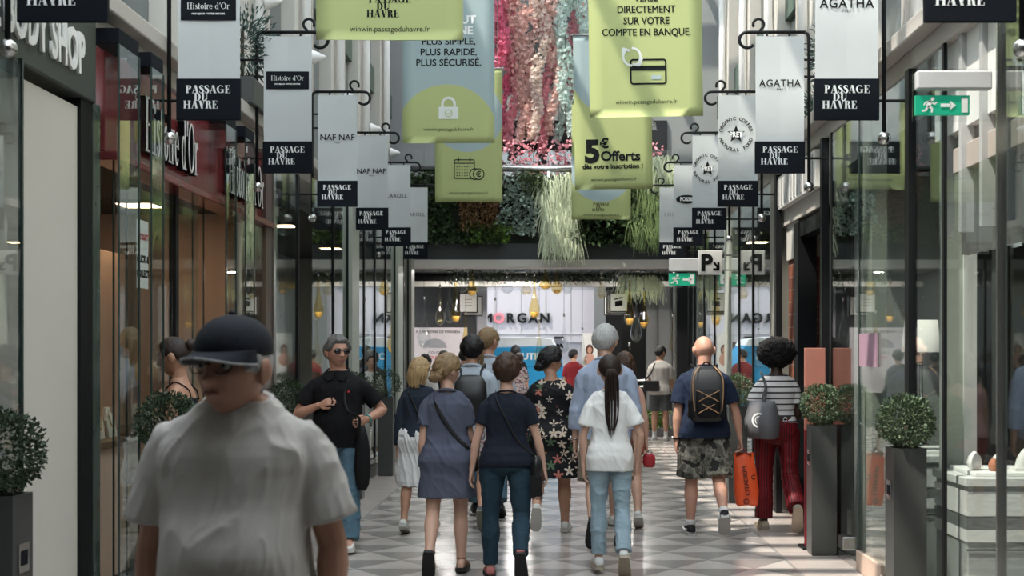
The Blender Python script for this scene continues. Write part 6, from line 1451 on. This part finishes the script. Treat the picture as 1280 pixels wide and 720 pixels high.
for q in (-.55, .55):
    for a, b_ in (((q-.28, .945), (q+.28, .945)), ((q-.28, .945), (q-.25, .87)), ((q+.28, .945), (q+.25, .87)), ((q-.25, .87), (q, .84)), ((q+.25, .87), (q, .84))): tube(bm, [surf(p, a[0], a[1], True, .012), surf(p, b_[0], b_[1], True, .012)], .003, 5)
obj('pocket_seam', bm, JD, p['root'])
# 7 woman in the floral dress -----------------------------------------------
p = person('dark-haired woman in black floral dress and white trainers, head turned right', -.03, 11.6, 0, 1.66, True, fat=1.20, skin_kind='tan', head=(-66, 6), lean=2,
    legs=[(-10, 46, 58, 2), (5, 4, 0, 2)], arms=[((-.25, .05, -1), (-.05, .5, -.8), 35), ((.25, -.02, -1), (.05, .3, -1), 35)],
    tops=[dict(name='floral_dress', hem=.52, off=.018, slv=.95, flare=.030, loose=.040, neck=1.435, mat=FLORAL, wr=.008)], hair=dict(style='updo', mat=H_BLK, t=.030, rough=.3), shoes=dict(mat=SH_W, sole=RUB_W))
eyes(p); glasses(p, True, lift=.095, tilt=32)
# 8 grey-haired man ---------------------------------------------------------
p = person('tall grey-haired man in pale blue long-sleeved shirt and shorts behind the ponytail girl', .43, 10.75, 0, 1.85, fat=1.0, skin_kind='light', head=(-22, 4), lean=3,
    legs=[(-12, 40, 58, 2), (6, 4, 0, 2)], arms=[((-.20, .02, -1), (-.06, .16, -1), 30), ((.20, -.10, -1), (.02, .10, -1), 30)],
    tops=[dict(name='pale_blue_shirt', hem=.84, off=.020, slv=1.6, flare=.018, loose=.026, mat=SKY, wr=.009, collar=True, cr=.014, cf=.8)], bottoms=[dict(name='shorts', frac=.92, off=.020, hemr=.12, mat=cloth('khaki', (.20, .17, .13)))],
    hair=dict(style='short', mat=H_GR, t=.020, hl=(.62, -.05, -.60), rough=.3), shoes=dict(mat=SH_K, sole=RUB_B, low=1))
wristband(p, -1, STEEL, 'watch', .006, True); path_strap(p, [p['ML'] @ Vector((.09, 0, 1.47)), surf(p, .5, 1.40, True, .03), surf(p, 0, 1.22, True, .034), surf(p, -.6, 1.0, True, .036)], LEA_B, .012, .4)
# 9 girl with the ponytail ----------------------------------------------------
p = person('slim woman with long dark ponytail, white T-shirt and pale jeans walking away', .405, 9.35, 0, 1.56, True, fat=.93, skin_kind='light', head=(4, 4), lean=2,
    legs=[(4, 3, 0, 0), (-5, 28, 48, 1)], arms=[((-.28, -.06, -1), (.02, .08, -1), 28), ((.42, -.12, -1), (-.10, .34, -.9), 30)],
    tops=[dict(name='white_tshirt', hem=.80, off=.018, slv=.68, flare=.016, loose=.036, mat=cloth('bright_white_jersey', (.78, .78, .76), var=.02), wr=.008, collar=True, cr=.008)], bottoms=[dict(name='jeans', frac=1.90, off=.012, hemr=.064, mat=JL, wr=.008)],
    hair=dict(style='ponytail', mat=H_DK, t=.013, len=.50, z0=-.005, y0=-.098, rough=.12, hl=(.62, .02, -.60), band=True), shoes=dict(mat=SH_W, sole=RUB_T), voxel=.0065)
# 10 half-hidden walker --------------------------------------------------------
p = person('person in pink top and shorts mostly hidden behind the ponytail girl', .66, 12.0, 0, 1.60, True, skin_kind='light', head=(0, 4), lean=2, legs=[(4, 4, 0, 2), (-8, 24, 30, 2)], arms=[((-.12, 0, -1), (0, .2, -1), 30), ((.22, -.08, -1), (.06, .15, -1), 30)],
    tops=[dict(name='pink_top', hem=.88, off=.014, slv=0, mat=cloth('pale_pink', (.60, .36, .32)), neck=1.40)], bottoms=[dict(name='shorts', frac=.45, off=.016, mat=cloth('coral', (.45, .12, .10)))], hair=dict(style='long', mat=H_BR, t=.02), shoes=dict(mat=SH_W, sole=RUB_W, low=1), voxel=.009)
sg, s, e_, wv, fd = p['AJ'][1]; hb = wv+fd*.09
e, M = bag(p, 'purse', 'small red and black purse in the hand beside the ponytail girl', 'bag', hb+Vector((.02, 0, -.16)))
bm = bmesh.new(); loft(bm, [[hb+Vector((w_*math.cos(a)+.02, .03*math.sin(a), z)) for a in [2*math.pi*i/14 for i in range(14)]] for z, w_ in ((-.15, .04), (-.12, .06), (-.05, .06), (-.02, .03))]); bm.transform(M); obj('pouch', bm, mat('red_leather', (.42, .03, .04), .5), e, True)
bm = bmesh.new(); tube(bm, [hb+Vector((.05, 0, -.03)), hb+Vector((.03, 0, .02)), hb+Vector((-.02, 0, -.03))], .006, 6); bm.transform(M); obj('handle', bm, LEA_B, e, True)
# 11 bald man with rucksack ------------------------------------------------------
p = person('bald man in navy T-shirt and camouflage shorts with a rucksack, walking away on the right', 1.33, 11.35, 0, 1.77, fat=1.06, skin_kind='red', head=(10, 8), lean=3,
    legs=[(4, 4, 0, 2), (-14, 36, 40, 2)], arms=[((-.20, -.03, -1), (-.04, .06, -1), 32), ((.36, .0, -1), (.18, .04, -1), 60)],
    tops=[dict(name='navy_tshirt', hem=.85, off=.024, slv=.72, flare=.024, loose=.036, mat=NAVY2, wr=.008, collar=True, cr=.008)], bottoms=[dict(name='camouflage_shorts', frac=.93, off=.012, hemr=.13, mat=CAMO, wr=.009)],
    hair=dict(style='bald', mat=H_GR), shoes=dict(mat=SH_K, sole=mat('white_grey_sole', (.42, .41, .39), .6), stripe=WHITE, sock=cloth('white_sock', (.6, .6, .58)), sock_h=.06, lmat=BLACK), voxel=.0065)
wristband(p, -1, BLACK, 'watch', .008, True)
for q in (-1, 1):
    hip, kn, _ = p['LJ'][0 if q < 0 else 1]; c = hip.lerp(kn, .58)+Vector((q*.115, 0, 0)); bm = bmesh.new(); bx(bm, c.x-.012, c.x+.012, c.y-.07, c.y+.07, c.z-.09, c.z+.07); obj('cargo_pocket', bm, CAMO, p['root'], bevel=.01)
e, M = bag(p, 'rucksack', 'grey and black rucksack with tan elastic cords on the bald man', 'backpack', surf(p, 0, 1.02, True, .10))
NY = cloth('charcoal_nylon', (.055, .055, .058), .55); NY2 = cloth('black_nylon', (.010, .010, .011), .6); TAN = mat('tan_cord', (.42, .24, .12), .7)
def rp(x, dd, z): w0 = p['tor'](1.2); return p['ML'] @ Vector((x, -(w0[2]+.02+dd), z))
bm = bmesh.new(); rg = []
for z, w_, d_ in ((.99, .09, .08), (1.0, .12, .13), (1.08, .14, .17), (1.2, .145, .165), (1.32, .14, .15), (1.42, .125, .12), (1.46, .10, .08), (1.475, .05, .04)):
    rg.append([rp(w_*math.copysign(abs(math.cos(a))**.7, math.cos(a)), d_*.5+d_*.5*math.copysign(abs(math.sin(a))**.7, math.sin(a)), z) for a in [2*math.pi*i/24 for i in range(24)]])
loft(bm, rg); bm.transform(M); obj('main_pack', bm, NY, e, True)
bm = bmesh.new(); rg = []
for z, w_, d_ in ((1.02, .07, .05), (1.05, .10, .06), (1.15, .105, .06), (1.24, .10, .05), (1.27, .08, .02)): rg.append([rp(w_*math.copysign(abs(math.cos(a))**.7, math.cos(a)), .13+.5*d_+d_*.6*math.sin(a), z) for a in [2*math.pi*i/20 for i in range(20)]])
loft(bm, rg); bm.transform(M); obj('front_pocket', bm, NY2, e, True)
bm = bmesh.new()
for a, b_ in (((-.10, 1.26), (.09, 1.16)), ((.10, 1.26), (-.09, 1.16)), ((-.09, 1.16), (.09, 1.06)), ((.09, 1.16), (-.09, 1.06))): tube(bm, spline([rp(a[0], .175, a[1]), rp((a[0]+b_[0])/2, .205, (a[1]+b_[1])/2), rp(b_[0], .195, b_[1])], 8), .0045, 6)
bm.transform(M); obj('elastic_cord', bm, TAN, e, True)
bm = bmesh.new()
for x in (-.10, .10):
    tube(bm, spline([rp(x*.6, .09, 1.47), rp(x*1.2, .16, 1.38), rp(x*1.3, .17, 1.25), rp(x*1.15, .17, 1.08)], 12), .006, 6)
bm.transform(M); obj('piping', bm, TAN, e, True)
for x in (-.13, .13):
    bm = bmesh.new(); loft(bm, [[rp(x+.035*math.cos(a), .09+.05*math.sin(a), z) for a in [2*math.pi*i/14 for i in range(14)]] for z in (1.02, 1.06, 1.15, 1.18)]); bm.transform(M); obj('side_pocket', bm, NY2, e, True)
for q in (-1, 1):
    path_strap(p, [rp(q*.07, .03, 1.44), surf(p, q*.45, 1.42, True, .03), p['ML'] @ Vector((q*.115, 0, 1.478)), surf(p, q*.58, 1.38, False, .03), surf(p, q*.72, 1.20, False, .03), p['ML'] @ Vector((q*.19, 0, 1.08)), rp(q*.12, .03, 1.04)], NY2, .022, .3, 'shoulder_strap', e, M)
bm = bmesh.new(); tube(bm, [rp(.03*math.cos(a), .04, 1.47+.035*math.sin(a)) for a in [math.pi*i/10 for i in range(11)]], .007, 6); bm.transform(M); obj('grab_loop', bm, NY2, e, True)
# orange carrier bag
sg, s, e_, wv, fd = p['AJ'][1]; hb = wv+fd*.10; OR = mat('orange_plastic', (.80, .10, .025), .4, var=.06, scale=5)
e, M = bag(p, 'carrier_bag', 'bright orange carrier bag with dark vertical lettering held by the bald man', 'bag', hb+Vector((.03, .03, -.50)))
bm = bmesh.new(); rg = []
for z, w_, d_, o in ((-.535, .085, .05, .045), (-.52, .10, .06, .045), (-.40, .112, .07, .04), (-.24, .102, .05, .03), (-.13, .09, .02, .02), (-.075, .088, .010, .018)):
    rg.append([hb+Vector((o+w_*math.copysign(abs(math.cos(a))**.6, math.cos(a)), .02+d_*math.copysign(abs(math.sin(a))**.7, math.sin(a)), z+.04+.010*math.sin(3*a))) for a in [2*math.pi*i/28 for i in range(28)]])
loft(bm, rg); bm.transform(M); obj('bag_body', bm, OR, e, True)
for dy in (-.012, .03):
    bm = bmesh.new(); tube(bm, spline([hb+Vector((-.05, dy+.01, -.05)), hb+Vector((-.035, dy, -.03)), hb+Vector((.0, dy*.3, .016)), hb+Vector((.04, dy, -.03)), hb+Vector((.08, dy+.01, -.05))], 16), .007, 6); bm.transform(M); obj('handle', bm, mat('wine_cord', (.14, .02, .03), .7), e, True)
bm = bmesh.new(); b2 = text_bm('CITADIUM', .056, bold=.002); b2.transform(Matrix.Rotation(R(-97), 4, 'Y')); ring2(bm, hb.x+.030, hb.z-.455, .022, .009, hb.y-.060); ring2(bm, hb.x+.030, hb.z-.455, .009, .006, hb.y-.060, 40, 320); merge(bm, b2, T(hb+Vector((.045, -.060, -.27))))
ring2(bm, hb.x+.095, hb.z-.24, .018, .009, hb.y-.058, 40, 320); bm.transform(M); obj('lettering', bm, mat('brown_ink', (.10, .02, .012), .7), e)
# 13 woman with afro -----------------------------------------------------------
p = person('woman with afro, striped white T-shirt and wine-red trousers walking away on the right', 2.04, 11.75, 0, 1.70, True, fat=1.10, skin_kind='dark', head=(0, 2), lean=2,
    legs=[(3, 3, 0, 1), (-10, 40, 62, 1)], arms=[((-.34, -.02, -1), (.30, .75, -.25), 35), ((.16, .06, -1), (-.10, .6, -.6), 35)],
    tops=[dict(name='striped_tshirt', hem=1.00, off=.016, slv=.60, flare=.010, loose=.040, mat=STRIPES, wr=.006)], bottoms=[dict(name='wine_trousers', frac=1.93, off=.014, hemr=.085, waist=1.06, mat=WINE, wr=.006)],
    hair=dict(style='afro', mat=mat('hair_afro', (.008, .007, .007), .9, bump=.8, bscale=90)), shoes=dict(mat=cloth('cream_shoe', (.45, .40, .30)), sole=RUB_T, low=1), voxel=.0065)
bm = bmesh.new(); loft(bm, [[p['ML'] @ q for q in super_ring(0, 0, z, *p['tor'](z, .022))] for z in (1.02, 1.04, 1.06)]); obj('belt', bm, LEA_B, p['root'], True)
e, M = bag(p, 'tote_bag', 'grey tote bag with white ring print on the shoulder of the woman with the afro', 'bag', p['ML'] @ Vector((-.15, -.17, .86)))
TG = cloth('grey_canvas', (.14, .14, .15)); c = p['ML'] @ Vector((-.15, -.17, 1.03))
bm = bmesh.new(); loft(bm, [[c+Vector((d_*math.copysign(abs(math.cos(a))**.7, math.cos(a))-.02, w_*math.copysign(abs(math.sin(a))**.7, math.sin(a)), z)) for a in [2*math.pi*i/20 for i in range(20)]] for z, w_, d_ in ((-.17, .13, .06), (-.15, .16, .10), (0, .17, .11), (.12, .15, .07), (.17, .14, .03))]); bm.transform(T(c) @ Matrix.Rotation(R(40), 4, 'Z') @ T(-c)); bm.transform(M); obj('canvas_body', bm, TG, e, True)
for q in (-.05, .05):
    path_strap(p, [c+Vector((-.01, q-.02, .16)), c+Vector((.02, q, .30)), p['ML'] @ Vector((-.15, q*.3-.02, 1.475)), c+Vector((.03, q+.06, .30)), c+Vector((.02, q+.09, .16))], TG, .012, .35, 'handle', e, M)
bm = bmesh.new(); ring2(bm, 0, 0, .060, .016, 0); ring2(bm, 0, 0, .034, .008, 0, 30, 250); bm.transform(T(c+Vector((-.06, -.112, .0))) @ Matrix.Rotation(R(-26), 4, 'Z')); bm.transform(M); obj('ring_print', bm, WHITEINK, e)
# 14 far man by the railing ------------------------------------------------------
p = person('man in white T-shirt and dark shorts with white socks standing far off by the railing', 1.96, 23.7, -12, 1.74, skin_kind='tan', head=(-35, 10), lean=2, legs=[(3, 3, 0, 2), (-3, 4, 0, 2)], arms=[((-.12, .0, -1), (0, .5, -.8), 30), ((.15, .1, -1), (-.1, .8, -.3), 30)],
    tops=[dict(name='white_tshirt', hem=.84, off=.02, slv=.75, flare=.015, loose=.03, mat=cloth('ecru_jersey', (.50, .47, .43)))], bottoms=[dict(name='shorts', frac=.85, off=.022, hemr=.12, mat=cloth('slate_cotton', (.075, .08, .08)))], hair=dict(style='short', mat=H_BLK, t=.016), shoes=dict(mat=SH_W, sole=RUB_W, sock=cloth('white_sock', (.6, .6, .58)), sock_h=.2), voxel=.010)
e, M = bag(p, 'messenger_bag', 'black messenger bag on the far man with white socks', 'bag', p['ML'] @ Vector((-.16, -.16, .90)))
bm = bmesh.new(); c = p['ML'] @ Vector((-.13, -.165, 1.0)); bx(bm, c.x-.16, c.x+.13, c.y-.04, c.y+.04, c.z-.10, c.z+.10); bm.transform(M); obj('pouch', bm, LEA_B, e, bevel=.02)
path_strap(p, [c+Vector((-.15, .02, .09)), surf(p, -.8, 1.25, True, .03), surf(p, -.55, 1.39, True, .03), p['ML'] @ Vector((-.06, 0, 1.47))], LEA_B, .014, .4, parent=e, M=M)
# 15 man with black rucksack ------------------------------------------------------
p = person('dark-haired man in pale blue shirt with black rucksack behind the two women', -.76, 11.75, 0, 1.77, skin_kind='tan', head=(0, 4), lean=3, legs=[(4, 4, 0, 2), (-12, 36, 48, 2)], arms=[((-.15, 0, -1), (0, .4, -1), 30), ((.15, .05, -1), (0, .4, -1), 30)],
    tops=[dict(name='pale_blue_shirt', hem=.88, off=.02, slv=.75, loose=.03, mat=SKY2, collar=True, cr=.013)], bottoms=[dict(name='printed_shorts', frac=.80, off=.022, hemr=.12, mat=PRINT)], hair=dict(style='short', mat=H_BLK, t=.024, hl=(.6, -.05, -.62), rough=.4), shoes=dict(mat=SH_G, sole=mat('olive_sole', (.16, .16, .12), .7), low=1), voxel=.008)
e, M = bag(p, 'rucksack', 'plain black rucksack on the man in the pale blue shirt', 'backpack', surf(p, 0, 1.02, True, .10))
bm = bmesh.new(); rg = []
for z, w_, d_ in ((1.0, .12, .10), (1.03, .145, .14), (1.2, .15, .15), (1.32, .14, .13), (1.38, .10, .08), (1.39, .05, .04)): rg.append([rp(w_*math.copysign(abs(math.cos(a))**.7, math.cos(a)), d_*.5+d_*.5*math.copysign(abs(math.sin(a))**.7, math.sin(a)), z) for a in [2*math.pi*i/24 for i in range(24)]])
loft(bm, rg); bm.transform(M); obj('main_pack', bm, LEA_B, e, True)
for q in (-1, 1): path_strap(p, [rp(q*.09, .02, 1.36), surf(p, q*.5, 1.41, True, .03), p['ML'] @ Vector((q*.12, 0, 1.48)), surf(p, q*.6, 1.36, False, .03), p['ML'] @ Vector((q*.2, 0, 1.10)), rp(q*.12, .03, 1.05)], LEA_B, .022, .3, 'shoulder_strap', e, M)
# 16 tall blond ponytail ------------------------------------------------------------
p = person('tall person with long dark-blond ponytail and pale shirt behind the black rucksack', -.66, 12.75, 0, 1.84, skin_kind='red', head=(-38, 4), lean=2, legs=[(6, 4, 0, 2), (-8, 20, 25, 2)],
    tops=[dict(name='pale_shirt', hem=.86, off=.02, slv=.75, loose=.03, mat=SKY2, collar=True)], bottoms=[dict(frac=1.95, off=.016, hemr=.08, mat=JB)], hair=dict(style='ponytail', mat=H_DBL, t=.018, len=.30, z0=.02, band=True), shoes=dict(mat=SH_K, sole=RUB_B), voxel=.009)
eyes(p)
# walkers in the distance --------------------------------------------------------------
def far(label, X, Y, H, topm, botm, hairm_, sk='tan', rz=0, female=False, hd=(0, 3), st='short', frac=1.94):
    return person(label, X, Y, rz, H, female, skin_kind=sk, head=hd, legs=[(8, 4, 0, 2), (-9, 20, 22, 2)], tops=[dict(name='shirt', hem=.86, off=.02, slv=.8, loose=.03, mat=topm, wr=.004)], bottoms=[dict(frac=frac, off=.016, hemr=.08, mat=botm, wr=.003)], hair=dict(style=st, mat=hairm_, t=.022), shoes=dict(mat=SH_K, sole=RUB_B, low=1, lace=False), voxel=.012)
far('figure all in black silhouetted against the blue van', -.84, 27.7, 1.76, BLACKJ, BLACKJ, H_BLK, 'brown')
far('person in mottled print shirt before the blue van, beside the black figure', -.72, 25.9, 1.60, PRINT, BLACKJ, H_DK, 'tan', female=True)
far('person in dark red shirt right of the blue van', .42, 28.0, 1.68, cloth('brick_red', (.20, .02, .025)), JD, H_BLK, 'tan', hd=(-60, 0))
far('dark-haired person left of the pair of heads by the far poster', -1.86, 21.5, 1.64, NAVY, JD, H_BLK, 'brown')
far('dark-haired person right of the pair of heads by the far poster', -1.62, 22.9, 1.66, CHAM, JD, H_BLK, 'tan')
far('person in white at the left pillar, dark hair tied back', -2.02, 20.2, 1.58, cloth('white_linen', (.66, .64, .62)), WSK, H_BLK, 'tan', female=True, st='bun', rz=160)
